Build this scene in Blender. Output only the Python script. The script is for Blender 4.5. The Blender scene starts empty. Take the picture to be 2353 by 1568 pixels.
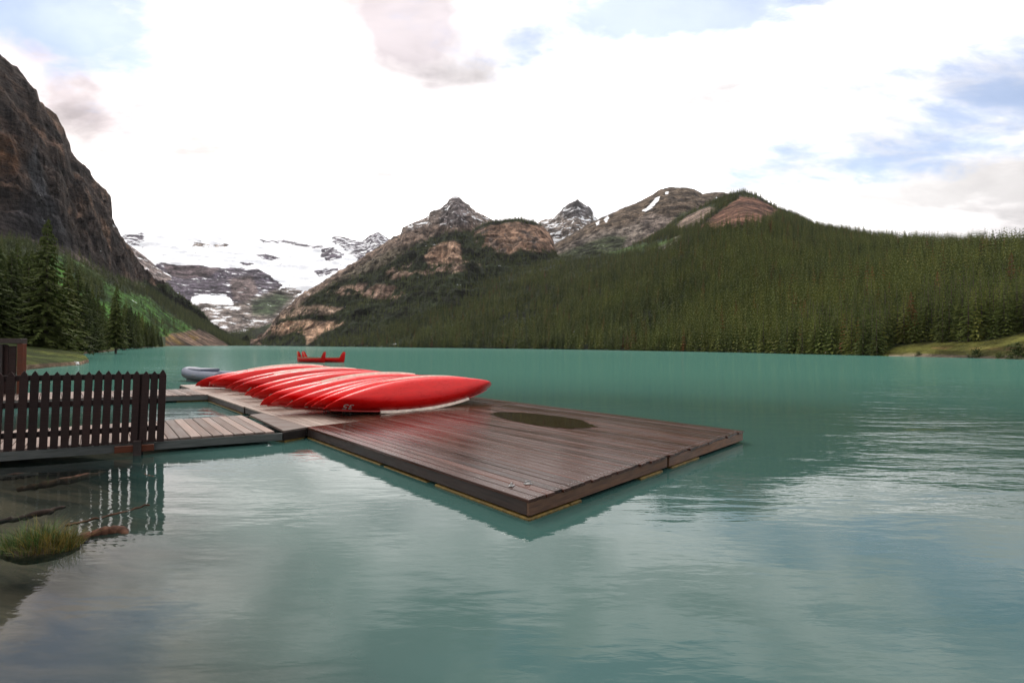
import bpy, bmesh, math, random
import numpy as np
from mathutils import Vector, Matrix
from mathutils.bvhtree import BVHTree

R = math.radians
random.seed(7)
rng = np.random.default_rng(11)
scene = bpy.context.scene
COL = scene.collection

# ------------------------------------------------------------------ camera
CAM = np.array([0.0, 0.0, 1.87])
FOC, CX, CY = 1111.0, 1176.0, 784.0            # the photograph measured on a 2352 x 1568 grid
PITCH, ROLL = R(0.70), R(0.50)
_X0 = np.array([1.0, 0, 0]); _F = np.array([0, math.cos(PITCH), math.sin(PITCH)])
_U0 = np.array([0, -math.sin(PITCH), math.cos(PITCH)])
_Rt = math.cos(ROLL) * _X0 + math.sin(ROLL) * _U0
_Up = math.cos(ROLL) * _U0 - math.sin(ROLL) * _X0
cd = bpy.data.cameras.new('camera'); cam = bpy.data.objects.new('camera', cd); COL.objects.link(cam)
cd.sensor_width = 36.0; cd.lens = 36.0 * FOC / 2352.0; cd.clip_start = 0.1; cd.clip_end = 30000
m = Matrix.Identity(4)
for r_ in range(3):
    m[r_][0] = _Rt[r_]; m[r_][1] = _Up[r_]; m[r_][2] = -_F[r_]; m[r_][3] = CAM[r_]
cam.matrix_world = m
scene.camera = cam

# ------------------------------------------------------------------ light and sky
SUN_AZ, SUN_EL = R(-24), R(46)                  # azimuth from +Y, positive to the right
SKY_STRENGTH, SUN_STRENGTH, SUN_ANGLE, EXPOSURE = 0.15, 1.25, 14.0, 0.32
scene.view_settings.view_transform = 'Standard'; scene.view_settings.look = 'None'
scene.view_settings.exposure = EXPOSURE; scene.view_settings.gamma = 1.0
scene.view_settings.use_curve_mapping = False
sd = np.array([math.sin(SUN_AZ) * math.cos(SUN_EL), math.cos(SUN_AZ) * math.cos(SUN_EL), math.sin(SUN_EL)])
sl = bpy.data.lights.new('sun', 'SUN'); sl.energy = SUN_STRENGTH; sl.angle = R(SUN_ANGLE); sl.color = (1, .94, .86)
so = bpy.data.objects.new('sun', sl); COL.objects.link(so)
so.rotation_euler = Vector(sd).to_track_quat('Z', 'Y').to_euler(); so.location = (0, 0, 60)


class NT:
    """small helper to write node trees"""
    def __init__(s, tree):
        s.t = tree; s.n = tree.nodes; s.l = tree.links; s.n.clear()

    def new(s, kind, **kw):
        nd = s.n.new(kind)
        for k, v in kw.items(): setattr(nd, k, v)
        return nd

    def put(s, sock, v):
        if v is None: return
        if hasattr(v, 'is_output') or hasattr(v, 'links'):
            s.l.new(v, sock)
        else:
            try: sock.default_value = v
            except Exception:
                sock.default_value = tuple(v) + (1.0,)

    def math(s, op, a, b=None, c=None, clamp=False):
        nd = s.new('ShaderNodeMath', operation=op); nd.use_clamp = clamp
        s.put(nd.inputs[0], a)
        if b is not None: s.put(nd.inputs[1], b)
        if c is not None: s.put(nd.inputs[2], c)
        return nd.outputs[0]

    def vmath(s, op, a, b=None):
        nd = s.new('ShaderNodeVectorMath', operation=op)
        s.put(nd.inputs[0], a)
        if b is not None: s.put(nd.inputs[1], b)
        return nd.outputs['Value'] if op in ('DOT_PRODUCT', 'LENGTH', 'DISTANCE') else nd.outputs[0]

    def noise(s, vec, scale, detail=4, rough=.5, dist=0.0, out=0):
        nd = s.new('ShaderNodeTexNoise')
        if vec is not None: s.l.new(vec, nd.inputs['Vector'])
        nd.inputs['Scale'].default_value = scale; nd.inputs['Detail'].default_value = detail
        nd.inputs['Roughness'].default_value = rough; nd.inputs['Distortion'].default_value = dist
        return nd.outputs[out]

    def mapr(s, v, a, b, c=0.0, d=1.0, smooth=True):
        nd = s.new('ShaderNodeMapRange'); nd.interpolation_type = 'SMOOTHSTEP' if smooth else 'LINEAR'
        s.put(nd.inputs[0], v)
        for i, q in zip((1, 2, 3, 4), (a, b, c, d)): s.put(nd.inputs[i], q)
        return nd.outputs[0]

    def mix(s, f, a, b, mode='MIX'):
        nd = s.new('ShaderNodeMix', data_type='RGBA', blend_type=mode)
        s.put(nd.inputs[0], f); s.put(nd.inputs[6], a); s.put(nd.inputs[7], b)
        return nd.outputs[2]

    def scalev(s, vec, sc):
        nd = s.new('ShaderNodeMapping'); s.l.new(vec, nd.inputs[0]); nd.inputs['Scale'].default_value = sc
        return nd.outputs[0]

    def bump(s, h, strength, dist, normal=None):
        nd = s.new('ShaderNodeBump'); s.l.new(h, nd.inputs['Height'])
        s.put(nd.inputs['Strength'], strength); nd.inputs['Distance'].default_value = dist
        if normal is not None: s.l.new(normal, nd.inputs['Normal'])
        return nd.outputs[0]


def C4(c): return (c[0], c[1], c[2], 1.0)


world = bpy.data.worlds.new('World'); scene.world = world; world.use_nodes = True
w = NT(world.node_tree)
tc = w.new('ShaderNodeTexCoord'); D = tc.outputs['Generated']
sep = w.new('ShaderNodeSeparateXYZ'); w.l.new(D, sep.inputs[0]); dx, dy, dz = sep.outputs
az0 = w.math('ARCTAN2', dx, dy); el0 = w.math('ARCSINE', dz)
wq = w.noise(D, 3.2, 5, .6, 0, 1); wsep = w.new('ShaderNodeSeparateXYZ'); w.l.new(wq, wsep.inputs[0])
az = w.math('ADD', az0, w.math('MULTIPLY', w.math('SUBTRACT', wsep.outputs[0], .5), .30)); el = w.math('ADD', el0, w.math('MULTIPLY', w.math('SUBTRACT', wsep.outputs[1], .5), .24))
sky = w.new('ShaderNodeTexSky'); sky.sky_type = 'NISHITA'; sky.sun_disc = False
sky.sun_elevation = SUN_EL; sky.sun_rotation = SUN_AZ; sky.altitude = 1700; sky.air_density = 1.0; sky.dust_density = .6
bg_sky = w.new('ShaderNodeBackground'); w.l.new(sky.outputs[0], bg_sky.inputs[0]); bg_sky.inputs[1].default_value = SKY_STRENGTH
# cloud layer coordinates: the cloud sheet seen from below
dzc = w.math('ADD', w.math('MAXIMUM', dz, 0.0), 0.28)
comb = w.new('ShaderNodeCombineXYZ')
w.l.new(w.math('DIVIDE', dx, dzc), comb.inputs[0]); w.l.new(w.math('DIVIDE', dy, dzc), comb.inputs[1])
w.l.new(w.math('MULTIPLY', dz, .6), comb.inputs[2])
cv = comb.outputs[0]
rotm = w.new('ShaderNodeMapping'); w.l.new(cv, rotm.inputs[0]); rotm.inputs['Rotation'].default_value = (0, 0, R(-28))
rotm.inputs['Scale'].default_value = (1.0, 1.9, 1.0)
n_big = w.noise(rotm.outputs[0], 1.5, 8, .58, .35)
n_fine = w.noise(rotm.outputs[0], 5.5, 9, .62, .3)
n_grey = w.noise(cv, 1.15, 7, .5, .2)


def azel(px, py):
    x, y = (px - CX) / FOC, (CY - py) / FOC
    d = _F + _Rt * x + _Up * y; d = d / np.linalg.norm(d)
    return math.atan2(d[0], d[1]), math.asin(d[2])


def blob(px, py, sx, sy, rot=0.0):
    """soft patch of sky at a fixed bearing and height; sx, sy in the photograph's grid"""
    a, e = azel(px, py); sa, se = sx / FOC * .8, sy / FOC * .8
    u = w.math('SUBTRACT', az, a); v = w.math('SUBTRACT', el, e); c, s_ = math.cos(rot), math.sin(rot)
    u2 = w.math('ADD', w.math('MULTIPLY', u, c / sa), w.math('MULTIPLY', v, s_ / sa))
    v2 = w.math('ADD', w.math('MULTIPLY', u, -s_ / se), w.math('MULTIPLY', v, c / se))
    q = w.math('ADD', w.math('MULTIPLY', u2, u2), w.math('MULTIPLY', v2, v2))
    return w.math('EXPONENT', w.math('MULTIPLY', q, -1.0))


def total(items):
    acc = None
    for k, b in items:
        t = w.math('MULTIPLY', b, k)
        acc = t if acc is None else w.math('ADD', acc, t)
    return acc


blue = total([(1.0, blob(1400, 40, 420, 90, R(8))), (.66, blob(1850, 375, 480, 62, R(8))), (.85, blob(2160, 365, 330, 55, R(8))),
              (.9, blob(150, 40, 240, 90, R(-18))), (.75, blob(60, -60, 300, 160)), (.3, blob(1190, 100, 60, 60)), (.0, blob(2380, 120, 90, 120)),
              (.5, blob(1650, 40, 260, 70)), (.6, blob(1950, -420, 700, 260)), (.5, blob(2500, -250, 400, 260))])
puff = total([(.55, blob(1960, 470, 200, 85)), (.9, blob(2230, 470, 260, 85)), (.5, blob(2420, 480, 200, 110)), (.35, blob(800, 350, 600, 420))])
out_blue = w.math('MULTIPLY', w.mapr(w.noise(cv, .7, 4, .5), .46, .62), w.mapr(w.math('ABSOLUTE', az0), .95, 1.35))
cover = w.math('ADD', w.math('SUBTRACT', w.math('SUBTRACT', 1.08, w.math('MULTIPLY', blue, 1.05)), w.math('MULTIPLY', out_blue, .8)), puff)
cover = w.math('ADD', cover, w.math('MULTIPLY', w.math('SUBTRACT', n_big, .5), 1.5))
cover = w.math('ADD', cover, w.math('MULTIPLY', w.math('SUBTRACT', n_fine, .5), 1.9))
cfac = w.mapr(cover, -.05, 1.05, .22, 1.0)
grey = total([(1.35, blob(180, 235, 190, 100, R(-32))), (1.05, blob(950, 70, 280, 150, R(-20))), (.85, blob(450, 320, 130, 75)), (.30, blob(2230, 530, 330, 55)),
              (.4, blob(2330, 240, 150, 190)), (.55, blob(900, 420, 180, 60)), (.8, blob(900, -420, 500, 120)), (.6, blob(200, -300, 400, 150)), (.5, blob(1700, 180, 300, 50, R(15)))])
gfac = w.math('MULTIPLY', grey, w.mapr(n_grey, .30, .60, .45, 1.15))
gfac = w.math('ADD', gfac, w.math('MULTIPLY', w.mapr(n_fine, .42, .75), .16))
sdot = w.vmath('DOT_PRODUCT', D, tuple(sd))
glow = w.mapr(sdot, -.6, .85, .36, 1.55)
c_white = (1.0, .985, .975, 1); c_grey = (.37, .345, .365, 1)
ccol = w.mix(w.math('MINIMUM', gfac, 1.0), c_white, c_grey)
warm = w.math('ADD', .25, total([(.9, blob(300, -350, 700, 500)), (.5, blob(200, 250, 500, 300))]), clamp=True)
ccol = w.mix(warm, ccol, w.mix(1.0, ccol, (1.0, .945, .91, 1), 'MULTIPLY'))
bg_c = w.new('ShaderNodeBackground'); w.l.new(ccol, bg_c.inputs[0])
layer = w.noise(rotm.outputs[0], 2.3, 7, .55, .4)
layv = w.mapr(layer, .33, .66, .64, 1.42)
w.l.new(w.math('MULTIPLY', glow, layv), bg_c.inputs[1])
mixs = w.new('ShaderNodeMixShader'); w.l.new(cfac, mixs.inputs[0]); w.l.new(bg_sky.outputs[0], mixs.inputs[1]); w.l.new(bg_c.outputs[0], mixs.inputs[2])
wo = w.new('ShaderNodeOutputWorld'); w.l.new(mixs.outputs[0], wo.inputs[0])
world.cycles.sampling_method = 'MANUAL'; world.cycles.sample_map_resolution = 1024
scene.cycles.max_bounces = 6; scene.cycles.diffuse_bounces = 2; scene.cycles.glossy_bounces = 3; scene.cycles.transparent_max_bounces = 8
scene.cycles.caustics_reflective = False; scene.cycles.caustics_refractive = False


# ------------------------------------------------------------------ measuring
def ray(px, py):
    return _F + _Rt * ((px - CX) / FOC) + _Up * ((CY - py) / FOC)


def at_z(px, py, z):
    d = ray(px, py); t = (z - CAM[2]) / d[2]; return CAM + d * t


def at_r(px, py, r):
    """point on that line of sight at horizontal distance r"""
    d = ray(px, py); t = r / math.hypot(d[0], d[1]); return CAM + d * t


def project(P):
    q = P - CAM; f = q @ _F
    return CX + FOC * (q @ _Rt) / f, CY - FOC * (q @ _Up) / f


# ------------------------------------------------------------------ numpy noise
def _hash(ix, iy, iz, seed):
    h = (ix * 374761393 + iy * 668265263 + iz * 2147483647 + seed * 1274126177) & 0xFFFFFFFF
    h = ((h ^ (h >> 13)) * 1274126177) & 0xFFFFFFFF
    h = (h ^ (h >> 16)) & 0xFFFFFF
    return h / float(0xFFFFFF)


def vnoise(P, seed=0):
    i = np.floor(P).astype(np.int64); f = P - i; f = f * f * (3 - 2 * f)
    out = 0
    for a in (0, 1):
        for b in (0, 1):
            for c in (0, 1):
                wgt = (f[..., 0] if a else 1 - f[..., 0]) * (f[..., 1] if b else 1 - f[..., 1]) * (f[..., 2] if c else 1 - f[..., 2])
                out = out + wgt * _hash(i[..., 0] + a, i[..., 1] + b, i[..., 2] + c, seed)
    return out


def fbm(P, scale, octv=5, seed=0, gain=.5):
    out, amp, tot = 0, 1.0, 0
    Q = P * scale
    for o in range(octv):
        out = out + amp * (vnoise(Q, seed + o * 17) * 2 - 1); tot += amp; amp *= gain; Q = Q * 2.03 + 13.7
    return out / tot


def ridged(P, scale, octv=5, seed=0):
    out, amp, tot = 0, 1.0, 0
    Q = P * scale
    for o in range(octv):
        out = out + amp * (1 - np.abs(vnoise(Q, seed + o * 17) * 2 - 1)); tot += amp; amp *= .55; Q = Q * 2.07 + 5.1
    return out / tot


# ------------------------------------------------------------------ object helpers
def link(name, me, parent=None, mat=None, smooth=False):
    o = bpy.data.objects.new(name, me); COL.objects.link(o)
    if parent is not None: o.parent = parent
    if mat is not None and not me.materials: me.materials.append(mat)
    if smooth:
        me.polygons.foreach_set('use_smooth', [True] * len(me.polygons)); me.update()
    return o


def tag(o, label=None, cat=None, group=None, kind=None):
    if label: o['label'] = label
    if cat: o['category'] = cat
    if group: o['group'] = group
    if kind: o['kind'] = kind
    return o


def empty(name, loc=(0, 0, 0), rz=0.0):
    o = bpy.data.objects.new(name, None); COL.objects.link(o); o.location = loc; o.rotation_euler = (0, 0, rz)
    o.empty_display_size = .2
    return o


def mesh(name, V, F):
    me = bpy.data.meshes.new(name); me.from_pydata([tuple(map(float, v)) for v in V], [], [tuple(f) for f in F]); me.update(); return me


def grid_mesh(name, P):
    """P: nj x ni x 3 grid of points"""
    nj, ni = P.shape[:2]
    idx = np.arange(nj * ni).reshape(nj, ni)
    q = np.stack([idx[:-1, :-1], idx[:-1, 1:], idx[1:, 1:], idx[1:, :-1]], -1).reshape(-1, 4)
    me = bpy.data.meshes.new(name)
    me.vertices.add(nj * ni); me.vertices.foreach_set('co', P.reshape(-1).astype(np.float32))
    me.loops.add(q.size); me.loops.foreach_set('vertex_index', q.reshape(-1).astype(np.int32))
    me.polygons.add(len(q)); me.polygons.foreach_set('loop_start', np.arange(0, q.size, 4).astype(np.int32))
    me.polygons.foreach_set('loop_total', np.full(len(q), 4, np.int32))
    me.update(calc_edges=True); me.validate()
    me.polygons.foreach_set('use_smooth', [True] * len(me.polygons))
    return me


def box_bm(bm, x0, x1, y0, y1, z0, z1, M=None):
    vs = [bm.verts.new(Vector(p) if M is None else M @ Vector(p)) for p in
          [(x0, y0, z0), (x1, y0, z0), (x1, y1, z0), (x0, y1, z0), (x0, y0, z1), (x1, y0, z1), (x1, y1, z1), (x0, y1, z1)]]
    for f in ((0, 3, 2, 1), (4, 5, 6, 7), (0, 1, 5, 4), (1, 2, 6, 5), (2, 3, 7, 6), (3, 0, 4, 7)):
        bm.faces.new([vs[i] for i in f])


def prism_bm(bm, pts, z0, z1):
    lo = [bm.verts.new((p[0], p[1], z0)) for p in pts]; hi = [bm.verts.new((p[0], p[1], z1)) for p in pts]
    n = len(pts)
    bm.faces.new(hi); bm.faces.new(lo[::-1])
    for i in range(n): bm.faces.new([lo[i], lo[(i + 1) % n], hi[(i + 1) % n], hi[i]])


def tube_bm(bm, pts, rad, n=6, cap=True):
    pts = [Vector(p) for p in pts]; rings = []
    rad = rad if hasattr(rad, '__len__') else [rad] * len(pts)
    for i, p in enumerate(pts):
        t = (pts[min(i + 1, len(pts) - 1)] - pts[max(i - 1, 0)]).normalized()
        a = t.orthogonal().normalized() if abs(t.z) > .95 else t.cross(Vector((0, 0, 1))).normalized()
        b = t.cross(a)
        rings.append([bm.verts.new(p + (a * math.cos(k * 2 * math.pi / n) + b * math.sin(k * 2 * math.pi / n)) * rad[i]) for k in range(n)])
    for r0, r1 in zip(rings, rings[1:]):
        for k in range(n): bm.faces.new([r0[k], r0[(k + 1) % n], r1[(k + 1) % n], r1[k]])
    if cap: bm.faces.new(rings[0][::-1]); bm.faces.new(rings[-1])


def bm_mesh(name, bm, bevel=0.0):
    bmesh.ops.recalc_face_normals(bm, faces=bm.faces)
    if bevel: bmesh.ops.bevel(bm, geom=bm.edges[:], offset=bevel, segments=1, affect='EDGES')
    me = bpy.data.meshes.new(name); bm.to_mesh(me); bm.free(); return me


# ------------------------------------------------------------------ materials
def mat(name):
    m_ = bpy.data.materials.new(name); m_.use_nodes = True
    t = NT(m_.node_tree); o = t.new('ShaderNodeOutputMaterial'); p = t.new('ShaderNodeBsdfPrincipled')
    t.l.new(p.outputs[0], o.inputs[0])
    return m_, t, p, o


def simple(name, col, rough=.6, var=.25, scale=6.0, bump=0.0, spec=.5, metal=0.0):
    m_, t, p, o = mat(name)
    c = t.new('ShaderNodeTexCoord'); n = t.noise(c.outputs['Object'], scale, 6, .6)
    t.put(p.inputs['Base Color'], t.mix(t.mapr(n, .3, .7), C4([q * (1 - var) for q in col]), C4([min(1, q * (1 + var)) for q in col])))
    t.put(p.inputs['Roughness'], rough); p.inputs['Specular IOR Level'].default_value = spec; p.inputs['Metallic'].default_value = metal
    if bump: t.l.new(t.bump(n, bump, .01), p.inputs['Normal'])
    return m_


def wood(name, base, dark, rough=(.3, .6), spec=.5, grain=1.0, wetmask=False):
    """boards lie with the grain along local x; each board differs a little"""
    m_, t, p, o = mat(name)
    c = t.new('ShaderNodeTexCoord'); oi = t.new('ShaderNodeObjectInfo')
    off = t.new('ShaderNodeVectorMath', operation='ADD'); t.l.new(c.outputs['Object'], off.inputs[0])
    sc = t.new('ShaderNodeVectorMath', operation='SCALE'); sc.inputs[0].default_value = (37, 19, 11)
    t.l.new(oi.outputs['Random'], sc.inputs['Scale']); t.l.new(sc.outputs[0], off.inputs[1])
    g = t.noise(t.scalev(off.outputs[0], (1.2, 26 * grain, 26 * grain)), 3, 8, .65, .4)
    patch = t.noise(t.scalev(off.outputs[0], (.8, 2.5, 2.5)), 2.2, 5, .55)
    stain = t.noise(off.outputs[0], 9, 4, .5)
    f = t.math('ADD', t.math('MULTIPLY', t.mapr(g, .3, .7), .6), t.math('MULTIPLY', t.mapr(patch, .3, .7), .4))
    col = t.mix(f, C4(dark), C4(base))
    br = t.math('MULTIPLY_ADD', oi.outputs['Random'], .75, .55)
    hs = t.new('ShaderNodeHueSaturation'); t.l.new(col, hs.inputs['Color']); t.l.new(br, hs.inputs['Value'])
    col = hs.outputs[0]
    ge = t.new('ShaderNodeNewGeometry')
    ro = t.mapr(patch, .3, .7, rough[0], rough[1])
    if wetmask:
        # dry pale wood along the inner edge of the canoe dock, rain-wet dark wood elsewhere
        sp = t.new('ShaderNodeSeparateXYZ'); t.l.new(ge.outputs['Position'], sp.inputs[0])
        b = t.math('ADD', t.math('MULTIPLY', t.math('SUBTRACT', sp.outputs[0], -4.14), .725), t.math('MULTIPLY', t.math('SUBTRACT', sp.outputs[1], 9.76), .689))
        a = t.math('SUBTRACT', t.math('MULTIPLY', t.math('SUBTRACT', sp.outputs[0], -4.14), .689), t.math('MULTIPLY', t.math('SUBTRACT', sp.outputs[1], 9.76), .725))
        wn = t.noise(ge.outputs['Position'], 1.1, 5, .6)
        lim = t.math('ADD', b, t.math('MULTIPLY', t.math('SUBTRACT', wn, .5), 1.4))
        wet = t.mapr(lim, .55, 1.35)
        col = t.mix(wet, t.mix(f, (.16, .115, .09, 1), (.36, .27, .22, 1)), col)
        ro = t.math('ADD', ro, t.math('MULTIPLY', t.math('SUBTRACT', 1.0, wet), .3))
    t.l.new(col, p.inputs['Base Color']); t.l.new(ro, p.inputs['Roughness'])
    p.inputs['Specular IOR Level'].default_value = spec
    t.l.new(t.bump(g, .35, .004, t.bump(stain, .2, .003)), p.inputs['Normal'])
    return m_


M_wet = wood('wet_deck_wood', (.098, .034, .021), (.019, .009, .006), (.09, .25), .34)
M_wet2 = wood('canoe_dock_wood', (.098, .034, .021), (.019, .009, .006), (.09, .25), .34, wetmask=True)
M_dry = wood('weathered_wood', (.29, .205, .17), (.11, .08, .065), (.5, .8), .35)
M_side = wood('dock_side_wood', (.24, .12, .065), (.07, .032, .02), (.45, .7), .4, .6)  # lighter copy for the dock's end boards, brighter light put into the colour
M_sidedark = wood('dark_side_wood', (.05, .030, .024), (.012, .008, .007), (.4, .7), .4, .6)  # dark copy; on the dock's left face the tone stands in for shade
M_grey = wood('grey_fascia_wood', (.13, .135, .125), (.05, .055, .05), (.5, .8), .3)
M_fence = wood('fence_stain', (.038, .019, .016), (.014, .007, .006), (.55, .8), .25)
M_orange = wood('orange_brown_wood', (.12, .032, .012), (.05, .014, .007), (.5, .8), .3)
M_foam = simple('yellow_foam', (.13, .080, .010), .7, .45, 14, .3)
M_metal = simple('galvanised_metal', (.25, .25, .245), .5, .2, 20, 0, .5, .8)
M_black = simple('black_metal', (.02, .02, .02), .45, .2, 10)

# red canoe plastic
M_red, t, p, o = mat('red_canoe_plastic')
c = t.new('ShaderNodeTexCoord'); oi = t.new('ShaderNodeObjectInfo')
n1 = t.noise(t.scalev(c.outputs['Object'], (1, 4, 4)), 3, 6, .6); n2 = t.noise(c.outputs['Object'], 40, 4, .7)
cc = t.mix(t.mapr(n1, .3, .75), (.66, .004, .004, 1), (.84, .008, .006, 1))
cc = t.mix(t.mapr(n2, .66, .8, 0, .35), cc, (.75, .12, .10, 1))
hs = t.new('ShaderNodeHueSaturation'); t.l.new(cc, hs.inputs['Color']); t.l.new(t.math('MULTIPLY_ADD', oi.outputs['Random'], .38, .70), hs.inputs['Value'])
t.l.new(hs.outputs[0], p.inputs['Base Color']); t.l.new(t.mapr(n1, .3, .7, .24, .42), p.inputs['Roughness'])
p.inputs['Specular IOR Level'].default_value = .24; p.inputs['Coat Weight'].default_value = .03; p.inputs['Coat Roughness'].default_value = .2
t.l.new(t.bump(n2, .08, .002), p.inputs['Normal'])
M_trim = simple('pale_wood_gunwale', (.86, .72, .58), .5, .15, 8)
M_edge = simple('red_vinyl_edge', (.55, .06, .05), .45, .15, 8)
M_inner = simple('canoe_inside', (.10, .06, .04), .6, .2, 8)
M_digit = simple('pale_vinyl_digit', (.62, .56, .52), .6, .25, 25)
M_grey_pvc = simple('grey_rubber_tube', (.11, .125, .17), .45, .12, 5)
M_dark_pvc = simple('dark_rubber', (.03, .032, .036), .5, .2, 5)

# terrain: colour comes with the mesh, rock relief and snow from the shader
def terrain_mat(name, rock=1.0, tex=1.0):
    m_, t, p, o = mat(name)
    a = t.new('ShaderNodeAttribute', attribute_name='Col'); sn = t.new('ShaderNodeAttribute', attribute_name='snow')
    g = t.new('ShaderNodeNewGeometry'); P_ = g.outputs['Position']
    s1 = t.noise(t.scalev(P_, (1, 1, 3.0)), .012 * tex, 9, .68, .3)
    s2 = t.noise(t.scalev(P_, (1, 1, .28)), .035 * tex, 8, .7, .2)
    s3 = t.noise(t.scalev(P_, (1, 1, 4)), .09 * tex, 5, .65)
    k = t.math('MULTIPLY', t.mapr(s1, .37, .64, .36, 1.75), t.mapr(s2, .36, .64, .42, 1.62))
    k = t.math('MULTIPLY', k, t.mapr(s3, .3, .7, .6, 1.4))
    k = t.math('ADD', t.math('MULTIPLY', k, rock), 1 - rock)
    sc = t.new('ShaderNodeVectorMath', operation='SCALE'); t.l.new(a.outputs['Color'], sc.inputs[0]); t.l.new(k, sc.inputs['Scale'])
    mott = t.math('ADD', t.math('MULTIPLY', s1, .35), t.math('MULTIPLY', t.noise(t.scalev(P_, (1, 1, 4.0)), .014 * tex, 8, .68), .65))
    mott = t.mapr(mott, .36, .64, smooth=False)
    snow = t.mapr(t.math('ADD', mott, sn.outputs['Fac']), .96, 1.03)
    t.l.new(t.mix(snow, sc.outputs[0], (.93, .94, .96, 1)), p.inputs['Base Color'])
    t.put(p.inputs['Roughness'], .95); p.inputs['Specular IOR Level'].default_value = .12
    h = t.math('ADD', t.math('MULTIPLY', s1, 1.2), t.math('MULTIPLY', s2, .8))
    bst = t.math('MULTIPLY', t.math('SUBTRACT', 1.0, t.math('MULTIPLY', snow, .95)), 1.0 * rock)
    t.l.new(t.bump(h, bst, 26 / tex), p.inputs['Normal'])
    return m_


M_terrain = terrain_mat('mountain_rock')
M_terrain_near = terrain_mat('shore_ground', .6, 12.0)


# ------------------------------------------------------------------ terrain patches
def poly_in(px, py, poly):
    """signed distance-like inside test (positive inside), on the measuring grid"""
    poly = np.array(poly, float); n = len(poly)
    inside = np.zeros(px.shape, bool); dist = np.full(px.shape, 1e9)
    for i in range(n):
        x0, y0 = poly[i]; x1, y1 = poly[(i + 1) % n]
        cond = ((y0 > py) != (y1 > py))
        xs = (x1 - x0) * (py - y0) / ((y1 - y0) if y1 != y0 else 1e-9) + x0
        inside ^= cond & (px < xs)
        ex, ey = x1 - x0, y1 - y0; L2 = ex * ex + ey * ey + 1e-9
        tt = np.clip(((px - x0) * ex + (py - y0) * ey) / L2, 0, 1)
        dist = np.minimum(dist, np.hypot(px - x0 - tt * ex, py - y0 - tt * ey))
    return np.where(inside, dist, -dist)


def sm(x, a, b):
    q = np.clip((x - a) / (b - a), 0, 1); return q * q * (3 - 2 * q)


class Patch: pass


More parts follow.
